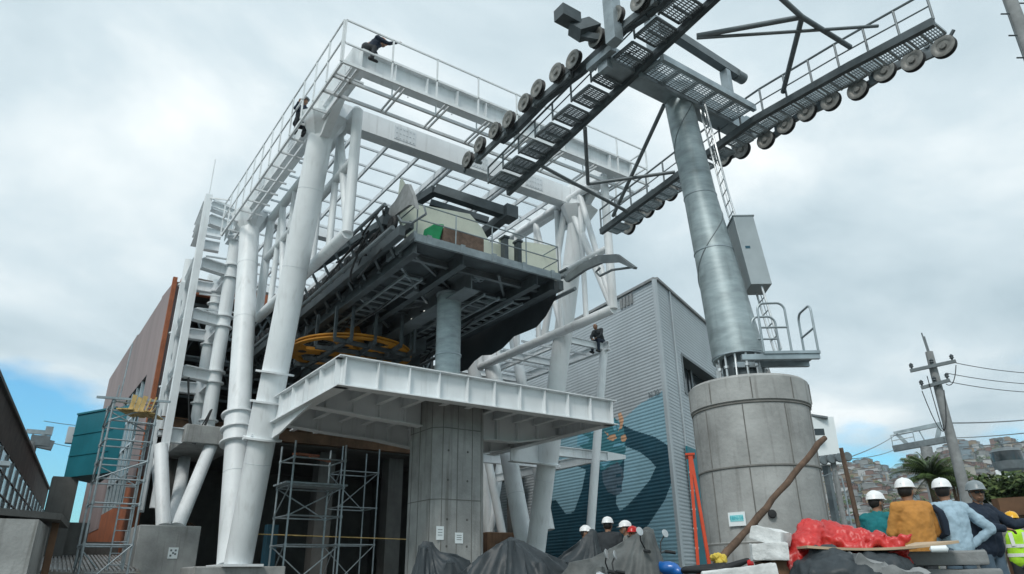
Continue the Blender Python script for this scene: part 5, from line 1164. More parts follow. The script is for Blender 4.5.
# palm, bushes
PALM = mat('palm_leaf', (0.075, 0.125, 0.035), 0.6, var=0.45, scale=3)
D6 = 34; pc = at(931, 476, d=D6)
pm = thing('palm_tree', 'bushy green palm tree rising behind the white helmets', 'palm tree', (pc.x, pc.y, 0))
b = MB(); b.path([Vector((pc.x, pc.y, 0)), Vector((pc.x+.1, pc.y, pc.z*0.5)), pc], [0.26, 0.2, 0.18], 12); b.build('trunk', LOG, pm)
rp = random.Random(5); b = MB()
for i in range(64):
    a_ = rp.uniform(0, 6.283); el = rp.uniform(-0.25, 1.5); L = rp.uniform(1.15, 1.75); h = Vector((math.cos(a_), math.sin(a_), 0)); pts = []
    for k in range(10): t = k/9; pts.append(pc+h*(L*t*math.cos(el*0.85))+Vector((0,0,L*(math.sin(el)*t-0.42*t*t))))
    b.path(pts, [0.022*(1-0.8*k/9) for k in range(10)], 4)
    side = Vector((-h.y, h.x, 0))
    for k in range(1, 10):
        for s in (-1, 1):
            for j in (0, 0.5):
                p = pts[k-1].lerp(pts[k], j+0.5 if j < 0.5 else 1.0); l_ = 0.42*(1-0.55*abs(k/9-0.45)); q = p+side*(s*l_*0.8)+h*(l_*0.5)+Vector((0,0,-l_*0.45)); n_ = (q-p).normalized().cross(Vector((0,0,1)))*0.03
                b.add([p+n_, q, p-n_], [(0,1,2)])
b.build('crown', PALM, pm, smooth=False)
def bush(px, py, dq, r_, n, lb, seed):
    c = at(px, py, d=dq); t = thing('leafy_tree', lb, 'tree', (c.x, c.y, 0)); rnd = random.Random(seed)
    b = MB(); b.tube((c.x, c.y, 0), (c.x, c.y, c.z), 0.14, 0.06, 8)
    for i in range(5): a_ = i*1.3; b.tube((c.x, c.y, c.z*0.6), (c.x+math.cos(a_)*r_*0.6, c.y+math.sin(a_)*r_*0.6, c.z+0.3*r_), 0.05, 0.02, 6)
    b.build('trunk', LOG, t)
    b = MB()
    for k in range(7): clump(b, (c.x+rnd.uniform(-.7, .7)*r_, c.y+rnd.uniform(-.7, .7)*r_, c.z+rnd.uniform(-.25, .45)*r_), r_*rnd.uniform(.4, .65), n//7, rnd, 0.11, 0.8)
    b.build('crown', LEAF, t, smooth=False)
bush(1008, 499, 27, 0.95, 2600, 'round green bushy tree behind the man in the navy jacket', 1); bush(1040, 494, 31, 1.2, 2600, 'bushy tree cut by the right edge', 2); bush(952, 482, 38, 0.9, 1500, 'small dark leafy tree right of the palm crown', 4)
p0, p1 = at(998, 500, d=21), at(1075, 500, d=21); hz_ = at(1000, 498, d=21).z
b = MB(); b.prism([Vector((p0.x, p0.y, 0)), Vector((p1.x, p1.y, 0)), Vector((p1.x, p1.y, hz_)), Vector((p0.x, p0.y, hz_))], fw*0.25)
b.bar(Vector((p0.x, p0.y, hz_-.35))-fw*.06, Vector((p1.x, p1.y, hz_-.35))-fw*.06, 0.08, 0.12); b.bar(Vector((p0.x, p0.y, 1.5))-fw*.06, Vector((p1.x, p1.y, 1.5))-fw*.06, 0.08, 0.12)
o = b.build('timber_hoarding', RUSTD); tagit(o, 'brown timber hoarding behind the worker in the green vest', 'hoarding')

# ------------------------------------------------------------------ people
def person(label, pos, face, H=1.72, shirt=None, trousers=None, helmet=HELW, pose=None, sleeves='long', voxel=0.010, headturn=0.0, extras=(), glasses=False, bulk=1.0, vest=None, lean=0.0, brim=True):
    """a figure grown over its joints; face is the bearing of the chest, in world terms"""
    f = Vector(face); f.z = 0; f.normalize(); l = Vector((-f.y, f.x, 0)); k = H/1.72; o = Vector(pos)
    def J(a_, b_, c_): return o+(f*a_+l*b_+Vector((0,0,c_)))*k
    P_ = dict(hipz=0.93, kneeL=(0.03, 0.10, 0.50), kneeR=(0.03, -0.10, 0.50), ankL=(0.0, 0.12, 0.09), ankR=(0.0, -0.12, 0.09), elbL=(-0.02, 0.27, 1.13), elbR=(-0.02, -0.27, 1.13), wrL=(0.10, 0.27, 0.90), wrR=(0.10, -0.27, 0.90), head=(0.03, 0, 1.615), chest=(0.0, 0, 1.30), waist=(0.0, 0, 1.08), hip=(0, 0, 0.93), neck=(0, 0, 1.47))
    if pose: P_.update(pose)
    g = lambda n: J(*P_[n])
    sh = P_['chest']; shL = J(sh[0]-0.01, 0.185, sh[2]+0.115); shR = J(sh[0]-0.01, -0.185, sh[2]+0.115)
    hL = J(P_['hip'][0], 0.095, P_['hip'][2]); hR = J(P_['hip'][0], -0.095, P_['hip'][2])
    ht = f*math.cos(headturn)+l*math.sin(headturn); hl_ = Vector((-ht.y, ht.x, 0)); up3 = Vector((0,0,1)); hd = g('head')
    r = lambda v: v*k
    t = thing('person', label, 'person', o)
    def hand(w_, el):
        d_ = (w_-el).normalized(); sd_ = d_.cross(up3); sd_ = sd_.normalized() if sd_.length > 0.1 else l; n_ = sd_.cross(d_).normalized(); pcs = [('e', w_+d_*r(0.05), (r(0.052), r(0.038), r(0.017)), (d_, sd_, n_))]
        for i, (of, ln) in enumerate(((-0.028, 0.062), (-0.010, 0.072), (0.010, 0.068), (0.027, 0.052))):
            s0 = w_+d_*r(0.085)+sd_*r(of); s1_ = s0+(d_*0.85-n_*0.35)*r(ln*0.55); s2 = s1_+(d_*0.5-n_*0.8)*r(ln*0.5); pcs += [('c', s0, s1_, r(0.0095), r(0.009)), ('c', s1_, s2, r(0.009), r(0.0078))]
        s0 = w_+d_*r(0.03)-sd_*r(0.03); s1_ = s0+(d_*0.6-sd_*0.8)*r(0.035); pcs += [('c', s0, s1_, r(0.012), r(0.011)), ('c', s1_, s1_+(d_*0.9-n_*0.2)*r(0.03), r(0.0105), r(0.009))]
        return pcs
    bd = [('e', hd, (r(0.098), r(0.078), r(0.118)), (ht, hl_, up3)), ('e', hd+ht*r(0.03)-up3*r(0.055), (r(0.062), r(0.056), r(0.06)), (ht, hl_, up3)),
          ('c', hd+ht*r(0.095)+up3*r(0.0), hd+ht*r(0.118)-up3*r(0.028), r(0.010), r(0.015)), ('c', hd+ht*r(0.088)-up3*r(0.062)-hl_*r(.02), hd+ht*r(0.088)-up3*r(0.062)+hl_*r(.02), r(0.011), r(0.011)),
          ('e', hd+hl_*r(0.08)-ht*r(0.005)-up3*r(.01), (r(0.02), r(0.011), r(0.032)), (ht, hl_, up3)), ('e', hd-hl_*r(0.08)-ht*r(0.005)-up3*r(.01), (r(0.02), r(0.011), r(0.032)), (ht, hl_, up3)),
          ('c', g('neck')-up3*r(0.03), hd-up3*r(0.06)-ht*r(.015), r(0.062), r(0.055)),
          ('c', g('hip'), g('waist'), r(0.125), r(0.115)), ('c', g('waist'), g('chest'), r(0.115), r(0.13)), ('c', shL, shR, r(0.055), r(0.055))]
    for a_, c_, e_ in ((shL, g('elbL'), g('wrL')), (shR, g('elbR'), g('wrR'))):
        bd += [('c', a_, c_, r(0.048), r(0.038)), ('c', c_, e_, r(0.038), r(0.026))]+hand(e_, c_)
    for a_, c_, e_ in ((hL, g('kneeL'), g('ankL')), (hR, g('kneeR'), g('ankR'))): bd += [('c', a_, c_, r(0.078), r(0.055)), ('c', c_, e_, r(0.052), r(0.038)), ('c', e_-up3*r(.04)-f*r(0.03), e_-up3*r(.055)+f*r(0.13), r(0.038), r(0.032))]
    blob('body', bd, SKIN, t, voxel*k, 2)
    # shirt or jacket
    bk = bulk; wl_ = [('c', g('waist')-up3*r(0.12)+l*r(0.045), g('chest')+l*r(0.055), r(0.135*bk), r(0.143*bk)), ('c', g('waist')-up3*r(0.12)-l*r(0.045), g('chest')-l*r(0.055), r(0.135*bk), r(0.143*bk)), ('c', shL+l*r(.0), shR, r(0.073*bk), r(0.073*bk)), ('c', g('neck')-up3*r(0.05), g('neck')+up3*r(0.0), r(0.09), r(0.068))]
    for a_, c_, e_ in ((shL, g('elbL'), g('wrL')), (shR, g('elbR'), g('wrR'))):
        wl_.append(('c', a_, a_.lerp(c_, 0.55 if sleeves == 'short' else 1), r(0.066*bk), r(0.056*bk)))
        if sleeves == 'long': wl_.append(('c', c_, c_.lerp(e_, 0.93), r(0.056*bk), r(0.041*bk)))
    sh_o = blob('shirt', wl_, shirt, t, voxel*1.2*k, 2, disp=0.03, dscale=0.085)
    tr = []
    for a_, c_, e_ in ((hL, g('kneeL'), g('ankL')), (hR, g('kneeR'), g('ankR'))): tr += [('c', a_, c_, r(0.098), r(0.070)), ('c', c_, e_, r(0.068), r(0.060))]
    tr += [('c', hL, hR, r(0.105), r(0.105)), ('c', g('hip'), g('hip')+up3*r(0.08), r(0.125), r(0.12))]
    blob('trousers', tr, trousers, t, voxel*1.2*k, 2, disp=0.02, dscale=0.1)
    for e_ in (g('ankL'), g('ankR')): blob('shoe', [('c', e_-up3*r(.035)-f*r(0.05), e_-up3*r(.05)+f*r(0.15), r(0.052), r(0.040))], BLACK, t, 0.014*k, 1)
    hr = hd-ht*r(0.025)+up3*r(0.02); blob('hair', [('e', hr-up3*r(.01), (r(0.09), r(0.083), r(0.098)), (ht, hl_, up3))], HAIR, t, 0.012*k, 1)
    for s in (-1, 1):
        b = MB(); b.lathe(hd+ht*r(0.088)+hl_*r(s*0.032)+up3*r(0.008), [(0.001, r(.012)), (r(0.010), r(0.006)), (r(0.012), 0), (r(0.010), -r(0.006)), (0.001, -r(0.012))], 10, ht); b.build('eye', HAIR, t)
    if glasses:
        b = MB(); b.box(hd+ht*r(0.104)+hl_*r(0.034)+up3*r(0.008), (r(0.012), r(0.052), r(0.034)), (ht, hl_, up3)); b.box(hd+ht*r(0.104)-hl_*r(0.034)+up3*r(0.008), (r(0.012), r(0.052), r(0.034)), (ht, hl_, up3)); b.bar(hd+ht*r(0.1)-hl_*r(0.07)+up3*r(.015), hd+ht*r(0.1)+hl_*r(0.07)+up3*r(.015), 0.008, 0.008)
        b.bar(hd+ht*r(.1)+hl_*r(.072)+up3*r(.014), hd-ht*r(.01)+hl_*r(.084)+up3*r(.014), 0.006, 0.008); b.bar(hd+ht*r(.1)-hl_*r(.072)+up3*r(.014), hd-ht*r(.01)-hl_*r(.084)+up3*r(.014), 0.006, 0.008); b.build('sunglasses', BLACK, t, bevel=0.004)
    if helmet:
        hc = hd+up3*r(0.048)-ht*r(0.005); b = MB(); k0 = len(b.v)
        b.lathe((0,0,0), [(1.0, -0.03), (1.03, 0.0), (1.0, 0.05), (0.95, 0.35), (0.82, 0.65), (0.6, 0.87), (0.32, 0.98), (0.001, 1.0)], 32)
        for i in range(len(b.v)): v = b.v[i]; b.v[i] = hc+ht*(v.x*r(0.132))+hl_*(v.y*r(0.112))+up3*(v.z*r(0.118))
        n0 = 16; vs = []
        for i in range(n0+1):
            a_ = -1.15+2.3*i/n0; c_, s_ = math.cos(a_), math.sin(a_)
            for q_, z_ in ((0.99, 0.02), (1.0+0.40*max(0, c_)**1.2, -0.10), (0.99, -0.05)): vs.append(hc+ht*(c_*q_*r(0.132))+hl_*(s_*q_*r(0.112))+up3*(z_*r(0.118)))
        fs = []
        for i in range(n0):
            for j in range(2): fs.append((i*3+j, i*3+j+1, (i+1)*3+j+1, (i+1)*3+j))
        b.add(vs, fs)
        b.path([hc+ht*(math.cos(a_)*r(0.134)*0.99)+up3*(r(0.121)*math.sin(a_)) for a_ in [0.35+2.45*i/12 for i in range(13)]], r(0.007), 6)
        ho = b.build('helmet', helmet, t)
        b = MB(); b.path([hd+hl_*r(0.083)+up3*r(.05), hd+hl_*r(0.07)-up3*r(0.07)+ht*r(.03), hd-up3*r(0.118)+ht*r(.05), hd-hl_*r(0.07)-up3*r(0.07)+ht*r(.03), hd-hl_*r(0.083)+up3*r(.05)], r(0.006), 5); b.build('chin_strap', MIDST, ho)
    if vest:
        vv = [('c', g('waist')-up3*r(0.1)+l*r(0.05), g('chest')+l*r(0.05)+up3*r(.04), r(0.15*bk), r(0.152*bk)), ('c', g('waist')-up3*r(0.1)-l*r(0.05), g('chest')-l*r(0.05)+up3*r(.04), r(0.15*bk), r(0.152*bk))]
        vo = blob('safety_vest', vv, vest, t, voxel*1.2*k, 2)
        b = MB(); band = mat('reflective_band', (0.72, 0.74, 0.70), 0.3)
        for z_ in (1.05, 1.2):
            rr_ = r(0.158*bk); c_ = J(0, 0, z_); pts = []
            for i in range(25): a_ = 2*math.pi*i/24; pts.append((c_+f*(math.cos(a_)*rr_)+l*(math.sin(a_)*(rr_+r(0.05)))))
            for p_, q_ in zip(pts[:-1], pts[1:]): b.bar(p_, q_, 0.008, 0.05)
        b.build('reflective_bands', band, vo); b = MB()
        for s in (-1, 1): b.bar(J(-0.158, s*0.09, 1.2), J(-0.145, s*0.1, 1.42), 0.05, 0.01, up=(f.x, f.y, 0))
        b.build('shoulder_bands', band, vo)
    return t, J, f, l
Fh = fw; Rh = rt
FAB = lambda n, c: mat(n, c, 0.85, var=0.2, scale=6, bump=0.15, bscale=30)
JEAN = FAB('denim', (0.085, 0.13, 0.175)); NAVY = FAB('navy_cloth', (0.014, 0.025, 0.045)); MUST = FAB('mustard_jacket', (0.50, 0.23, 0.055)); LBLU = FAB('light_blue_shirt', (0.36, 0.50, 0.60)); TGRN = FAB('teal_shirt', (0.01, 0.17, 0.19)); DRKC = FAB('dark_work_cloth', (0.03, 0.035, 0.04)); GRYC = FAB('grey_shirt', (0.22, 0.23, 0.22)); WHTC = FAB('white_shirt', (0.55, 0.57, 0.57)); REDC = FAB('red_shirt', (0.40, 0.04, 0.035)); HIVIS = FAB('hi_vis_green', (0.42, 0.78, 0.04)); ORNC = FAB('orange_vest', (0.65, 0.13, 0.03))
HELG = mat('helmet_grey', (0.22, 0.26, 0.28), 0.35); HELY = mat('helmet_yellow', (0.80, 0.42, 0.02), 0.3); HELR = mat('helmet_red', (0.50, 0.02, 0.02), 0.3); HELO = mat('helmet_orange', (0.75, 0.22, 0.03), 0.3); HELGR = mat('helmet_green', (0.35, 0.62, 0.30), 0.35)
def ground(px, py, H): p = at(px, py, z=H*(1.79/1.72)); return Vector((p.x, p.y, 0))
person('man in teal polo shirt and white helmet, left of the man in mustard', ground(873, 490, 1.70), Fh*0.7+Rh*0.7, 1.70, TGRN, DRKC, pose=dict(elbL=(0.05, 0.26, 1.14), wrL=(0.25, 0.2, 1.0)), sleeves='short', headturn=-0.5)
t2, J2, f2, l2 = person('man in mustard jacket and white helmet seen from behind', ground(904, 477, 1.76), Fh*0.95-Rh*0.1, 1.76, MUST, DRKC, headturn=-0.9, bulk=1.2, pose=dict(elbL=(0.06, 0.27, 1.14), elbR=(0.05, -0.29, 1.14), wrL=(0.26, 0.12, 1.05), wrR=(0.26, -0.14, 1.05)))
b = MB(); b.path([J2(-0.03, -0.27, 1.44), J2(-0.085, -0.31, 1.36), J2(-0.08, -0.335, 1.25), J2(-0.06, -0.345, 1.12), J2(0.03, -0.325, 1.08)], [0.03, 0.045, 0.05, 0.045, 0.03], 10); b.build('navy_sleeve_panel', NAVY, t2)
person('man in light blue shirt with one hand on his hip, white helmet', ground(941, 477, 1.77), Fh*0.98-Rh*0.15, 1.77, LBLU, JEAN, headturn=-0.8, bulk=1.06, pose=dict(elbR=(-0.10, -0.43, 1.16), wrR=(0.02, -0.20, 0.97), elbL=(0.0, 0.28, 1.14), wrL=(0.08, 0.24, 0.95)))
person('man in navy jacket, grey helmet and sunglasses reaching out his arms', ground(971, 480, 1.80), -Fh*0.62+Rh*0.55-Rh*0.35, 1.80, NAVY, JEAN, helmet=HELG, glasses=True, headturn=-0.5, bulk=1.14, pose=dict(elbL=(0.16, 0.34, 1.22), wrL=(0.20, 0.60, 1.27), elbR=(0.20, -0.22, 1.20), wrR=(0.30, -0.02, 1.16)))
person('worker in hi-vis green vest and yellow helmet at the right edge', ground(1012, 531, 1.50) if False else Vector((at(1015, 530, d=13.9).x, at(1015, 530, d=13.9).y, 0)), Fh*0.9+Rh*0.5, 1.52, GRYC, DRKC, helmet=HELY, vest=HIVIS, voxel=0.014)
person('worker in white shirt and white helmet, leftmost of those by the mural', ground(584, 525, 1.66), Rh*0.8-Fh*0.3, 1.66, WHTC, DRKC, voxel=0.016, sleeves='short')
person('worker in black shirt with his back turned, white helmet, by the mural', ground(607, 516, 1.72), Fh*0.8+Rh*0.2, 1.72, DRKC, DRKC, voxel=0.016, bulk=1.15)
person('worker in pale shirt and white helmet behind the one in red', ground(626, 520, 1.70), -Rh*0.6+Fh*0.1, 1.70, GRYC, DRKC, voxel=0.016)
person('worker in red with a red helmet, rightmost of those by the mural', ground(633, 526, 1.60)*0.97, -Rh*0.5-Fh*0.5, 1.58, REDC, DRKC, helmet=HELR, voxel=0.016)
SIT = dict(hip=(0, 0, 0.93), kneeL=(0.40, 0.14, 0.90), kneeR=(0.40, -0.14, 0.90), ankL=(0.40, 0.14, 0.48), ankR=(0.42, -0.14, 0.48))
pw = Vector((PX-0.05, PY+0.1, PZ+0.24+0.1-0.93))
person('worker in dark clothes sitting on the beam end of the white frame by the mural', pw, -Rh*0.5-Fh*0.6, 1.70, DRKC, NAVY, helmet=None, voxel=0.02, pose=dict(SIT, chest=(0.18, 0, 1.24), neck=(0.26, 0, 1.38), head=(0.34, 0, 1.48), elbL=(0.30, 0.24, 1.10), elbR=(0.3, -0.24, 1.1), wrL=(0.45, 0.1, 0.98), wrR=(0.45, -0.1, 0.98)))
pw = Vector((XL+0.12, YF-0.02, 13.46-0.93+0.08))
person('worker in navy and orange astride the top corner beam of the white frame', pw, Vector((1, 0, 0)), 1.66, NAVY, DRKC, helmet=HELO, vest=None, voxel=0.018, pose=dict(hip=(0, 0, 0.93), kneeL=(0.12, 0.32, 0.80), kneeR=(0.12, -0.33, 0.80), ankL=(0.05, 0.34, 0.40), ankR=(0.05, -0.36, 0.40), chest=(0.25, 0, 1.20), waist=(0.1, 0, 1.07), neck=(0.36, 0, 1.30), head=(0.46, 0, 1.36), elbR=(0.5, -0.32, 1.14), wrR=(0.72, -0.42, 1.20), elbL=(0.45, 0.25, 1.05), wrL=(0.6, 0.12, 0.98)))
pw = Vector((XL-0.42, 17.2, WZ+0.06))
person('worker in dark clothes crouching on the side walkway of the white frame', pw, Vector((0, -1, 0)), 1.66, NAVY, DRKC, helmet=MATS['helmet_grey'], voxel=0.02, pose=dict(hip=(-0.1, 0, 0.42), kneeL=(0.28, 0.14, 0.52), kneeR=(0.28, -0.14, 0.52), ankL=(0.0, 0.12, 0.09), ankR=(0.0, -0.12, 0.09), waist=(0.02, 0, 0.55), chest=(0.14, 0, 0.76), neck=(0.2, 0, 0.92), head=(0.24, 0, 1.06), elbL=(0.35, 0.28, 0.66), elbR=(0.3, -0.28, 0.66), wrL=(0.5, 0.25, 0.85), wrR=(0.45, -0.25, 0.8)))

# ------------------------------------------------------------------ foreground clutter
def frame_at(px, dq):
    q = at(px, 560, d=dq); f = Vector((q.x, q.y, 0)).normalized(); return f, Vector((f.y, -f.x, 0))
# orange step ladder against the drum
LD = 11.3; ap = at(690, 456, d=LD); f, r_ = frame_at(690, LD)
ld = thing('step_ladder', 'orange fibreglass step ladder beside the concrete drum', 'ladder', (ap.x, ap.y, 0))
for nm, sx in (('front_frame', -0.06), ('rear_frame', 0.12)):
    b = MB(); feet = [Vector((ap.x, ap.y, 0))+r_*(sx*1.3)+f*s for s in (-0.28, 0.28)]; tops = [ap+r_*(sx*0.1)+f*s for s in (-0.18, 0.18)]
    for p, q in zip(feet, tops): b.bar(p, q, 0.042, 0.035, up=f)
    b.build(nm, ORANGE, ld)
    b = MB(); n_ = 9
    for i in range(1, n_): t = i/n_; b.bar(feet[0].lerp(tops[0], t), feet[1].lerp(tops[1], t), 0.06 if sx < 0 else 0.02, 0.02)
    b.build('steps' if sx < 0 else 'cross_rungs', ALU, ld)
b = MB(); b.box(ap, (0.14, 0.42, 0.03), (r_, f, Vector((0,0,1)))); b.build('top_cap', ORANGE, ld)
# the leaning log
tp = at(825, 437, d=11.9); bt = at(720, 562, d=10.3); dd = (bt-tp).normalized(); bt = tp+dd*((0.02-tp.z)/dd.z)
b = MB(); rl = random.Random(2); n = 22
b.path([tp.lerp(bt, i/n)+Vector((rl.uniform(-.012, .012), rl.uniform(-.012, .012), rl.uniform(-.012, .012))) for i in range(n+1)], [0.042+0.012*i/n+rl.uniform(-.006, .006) for i in range(n+1)], 14)
o = b.build('log', LOG); tagit(o, 'long weathered timber log leaning up to the right in front of the concrete drum', 'log')
f, r_ = frame_at(722, 8.0); c = at(717, 560, d=10.1); b = MB(); ry = random.Random(9)
for i in range(9): cc = c+Vector((ry.uniform(-.07, .07), ry.uniform(-.07, .07), ry.uniform(-.04, .07))); b.lathe(cc, [(0.015, -0.04), (0.045, -0.02), (0.05, 0.02), (0.01, 0.05)], 8, (ry.uniform(-1, 1), ry.uniform(-1, 1), ry.uniform(0.2, 1)))
b.path([c, c-Vector((0,0,0.2)), Vector((c.x, c.y, 0.0))], 0.02, 6)
o = b.build('yellow_rag', mat('yellow_rag', (0.66, 0.50, 0.08), 0.8, var=0.3)); tagit(o, 'crumpled yellow rag tied low on the leaning log', 'rag')
# pile of rubble that carries the blocks
def rough(c, size, ax, seed, m, name, lb, cat, group=None, nn=10, amp=0.012):
    """a rough block: subdivided, edges nibbled"""
    import bmesh
    bm = bmesh.new(); bmesh.ops.create_cube(bm, size=1.0); bmesh.ops.subdivide_edges(bm, edges=bm.edges, cuts=nn, use_grid_fill=True)
    rnd = random.Random(seed)
    from mathutils import noise
    for v in bm.verts:
        p = Vector((v.co.x*size[0], v.co.y*size[1], v.co.z*size[2])); e_ = sum(1 for q in v.co if abs(abs(q)-0.5) < 1e-4)
        nz = noise.noise_vector(p*14+Vector((seed, 0, 0)))*amp*(1.0 if e_ == 1 else 2.0); p = p*(1-0.02*(e_-1))+nz
        v.co = ax[0]*p.x+ax[1]*p.y+ax[2]*p.z
    for f_ in bm.faces: f_.smooth = True
    me = bpy.data.meshes.new(name); bm.to_mesh(me); bm.free(); me.materials.append(m); me.set_sharp_from_angle(angle=R(28))
    o = bpy.data.objects.new(name, me); col.objects.link(o); o.location = c; OFF[o] = Vector(c)
    return tagit(o, lb, cat, group)
def axes(r_, f_, yaw=0, roll=0, pitch=0):
    m = Matrix((r_, f_, Vector((0,0,1)))).transposed() @ Matrix.Rotation(yaw, 3, 'Z') @ Matrix.Rotation(roll, 3, 'Y') @ Matrix.Rotation(pitch, 3, 'X')
    return m.col[0].copy(), m.col[1].copy(), m.col[2].copy()
f, r_ = frame_at(765, 5)
rough(at(738, 572, d=4.45)-Vector((0,0,0.02)), (0.40, 0.3, 0.085), axes(r_, f, 0.1, -0.10), 1, FOAM, 'white_block', 'long white block lying lowest at the bottom edge, below the leaning log', 'block', amp=0.006)
rough(at(769, 552, d=5.1), (0.225, 0.22, 0.105), axes(r_, f, 0.05, 0.0), 2, FOAM, 'white_block', 'square pitted white block in the middle of the little stack', 'block', amp=0.006)
rough(at(771, 536, d=5.15), (0.20, 0.22, 0.09), axes(r_, f, -0.35, 0.26), 3, FOAM, 'white_block', 'white block tilted on top of the little stack beside the red plastic', 'block', amp=0.006)
rough(at(772, 575, d=5.15), (0.17, 0.2, 0.16), axes(r_, f, 0.2), 4, RUSTD, 'brick_block', 'brown brick under the pitted white block', 'brick')
cm = at(765, 600, d=5.1)
rough(Vector((cm.x, cm.y, 0.26)), (1.5, 1.5, 0.56), axes(r_, f, 0.3), 5, SOIL, 'rubble_heap', 'low heap of earth and rubble under the white blocks', 'heap', amp=0.1)
# red plastic, grey stone, slabs and board
f, r_ = frame_at(850, 5.3); U = Vector((0,0,1))
rpg = thing('red_plastic_sheet', 'bunched shiny red plastic sheet heaped over the pile', 'plastic sheet', Vector((at(840, 560, d=5.4).x, at(840, 560, d=5.4).y, 0)))
pcs = []
for px, py, dq, rad in ((812, 534, 5.4, 0.10), (806, 548, 5.3, 0.11), (800, 562, 5.25, 0.10), (795, 572, 5.2, 0.08), (828, 537, 5.5, 0.11), (845, 540, 5.5, 0.10), (862, 541, 5.5, 0.085), (878, 543, 5.5, 0.075), (890, 546, 5.45, 0.06), (900, 552, 5.4, 0.05), (905, 563, 5.35, 0.045), (822, 556, 5.45, 0.12), (850, 556, 5.5, 0.12), (875, 558, 5.5, 0.10), (808, 580, 5.3, 0.12), (840, 590, 5.5, 0.2), (880, 590, 5.5, 0.2)):
    pcs.append(('e', at(px, py, d=dq), (rad*1.15, rad, rad), None))
for i in range(13):
    a0_ = at(808+i*7.5, 541+rl.uniform(-2, 6), d=5.38); a1_ = a0_+r_*rl.uniform(-0.02, 0.12)+U*rl.uniform(-0.10, 0.09)-f*0.03; pcs.append(('c', a0_, a1_, 0.028, 0.012))
pcs.append(('e', Vector((at(845, 570, d=5.5).x, at(845, 570, d=5.5).y, 0.3)), (0.4, 0.35, 0.32), None))
blob('sheet', pcs, REDP, rpg, 0.011, 5, disp=0.035, dscale=0.035)
bc = at(880, 543, d=5.15); p0, p1 = at(806, 545.5, d=5.0), at(957, 540.5, d=5.35)
b = MB(); ud_ = (p1-p0).normalized(); fd = Vector((-ud_.y, ud_.x, 0)).normalized(); n = 16
top = []
for i in range(n+1):
    t = i/n; c = p0.lerp(p1, t)-U*(0.045*4*t*(1-t)*0.6); wv = 0.02*math.sin(t*7)
    top.append((c-fd*(0.02), c+fd*(0.55)+U*wv))
b.v = [q for pr_ in top for q in pr_]+[q-U*0.015 for pr_ in top for q in pr_]
m_ = 2*(n+1)
for i in range(n): a_ = 2*i; b.f += [(a_, a_+2, a_+3, a_+1), (m_+a_, m_+a_+1, m_+a_+3, m_+a_+2), (a_, m_+a_, m_+a_+2, a_+2), (a_+1, a_+3, m_+a_+3, m_+a_+1)]; b.m += [0]*4
b.f += [(0, 1, m_+1, m_), (2*n, m_+2*n, m_+2*n+1, 2*n+1)]; b.m += [0, 0]
o = b.build('plywood_sheet', PLY); tagit(o, 'thin warped plywood sheet lying across the slabs and the red plastic', 'board')
f, r_ = frame_at(945, 5.3); sc0 = at(940, 560, d=5.65)
GRP = 'grey concrete slabs stacked in front of the men'
zt = at(946, 550, d=5.4).z-0.01
names = ['topmost', 'second from the top', 'third from the top', 'fourth from the top', 'fifth from the top', 'sixth from the top', 'seventh from the top', 'eighth from the top']
for i in range(8):
    zc = zt-0.035-i*0.108
    if zc < 0.04: break
    rough(Vector((sc0.x, sc0.y, zc))+r_*(0.03*math.sin(i*2.1))+f*0.1, (0.53+0.02*(i % 3), 0.6, 0.086), axes(r_, f, 0.08*math.sin(i*1.7)), 20+i, SLAB, 'concrete_slab', 'grey concrete slab, %s in the stack in front of the men' % names[i], 'slab', GRP, 6, 0.004)
b = MB(); c = at(939, 549, d=5.1); b.lathe(c-r_*0.05, [(0.001, 0), (0.018, 0.01), (0.02, 0.09), (0.001, 0.1)], 12, r_); o = b.build('white_bottle', SIGNW); tagit(o, 'small white plastic bottle lying on the edge of the slab stack', 'bottle')
rough(at(864, 566, d=5.0)-U*0.05, (0.19, 0.2, 0.17), axes(r_, f, 0.4, 0.5), 31, SLAB, 'grey_stone', 'rough grey stone chunk under the plywood sheet', 'stone', amp=0.02)
rough(at(900, 572, d=5.0)-U*0.05, (0.22, 0.2, 0.13), axes(r_, f, -0.2, 0.2), 32, SLAB, 'grey_stone', 'low grey stone chunk left of the slab stack', 'stone', amp=0.02)
pcs = [('e', at(880, 572, d=5.25), (0.28, 0.2, 0.13), None), ('e', at(828, 566, d=5.1), (0.12, 0.14, 0.13), None), ('e', at(840, 580, d=5.1), (0.3, 0.3, 0.16), None), ('e', Vector((at(860, 570, d=5.2).x, at(860, 570, d=5.2).y, 0.25)), (0.55, 0.4, 0.33), None)]
bg = thing('black_bag', 'crumpled black plastic bag stuffed under the plywood sheet', 'bag', Vector((at(860, 570, d=5.2).x, at(860, 570, d=5.2).y, 0)))
blob('bag_skin', pcs, TARP, bg, 0.016, 2, disp=0.06, dscale=0.08)

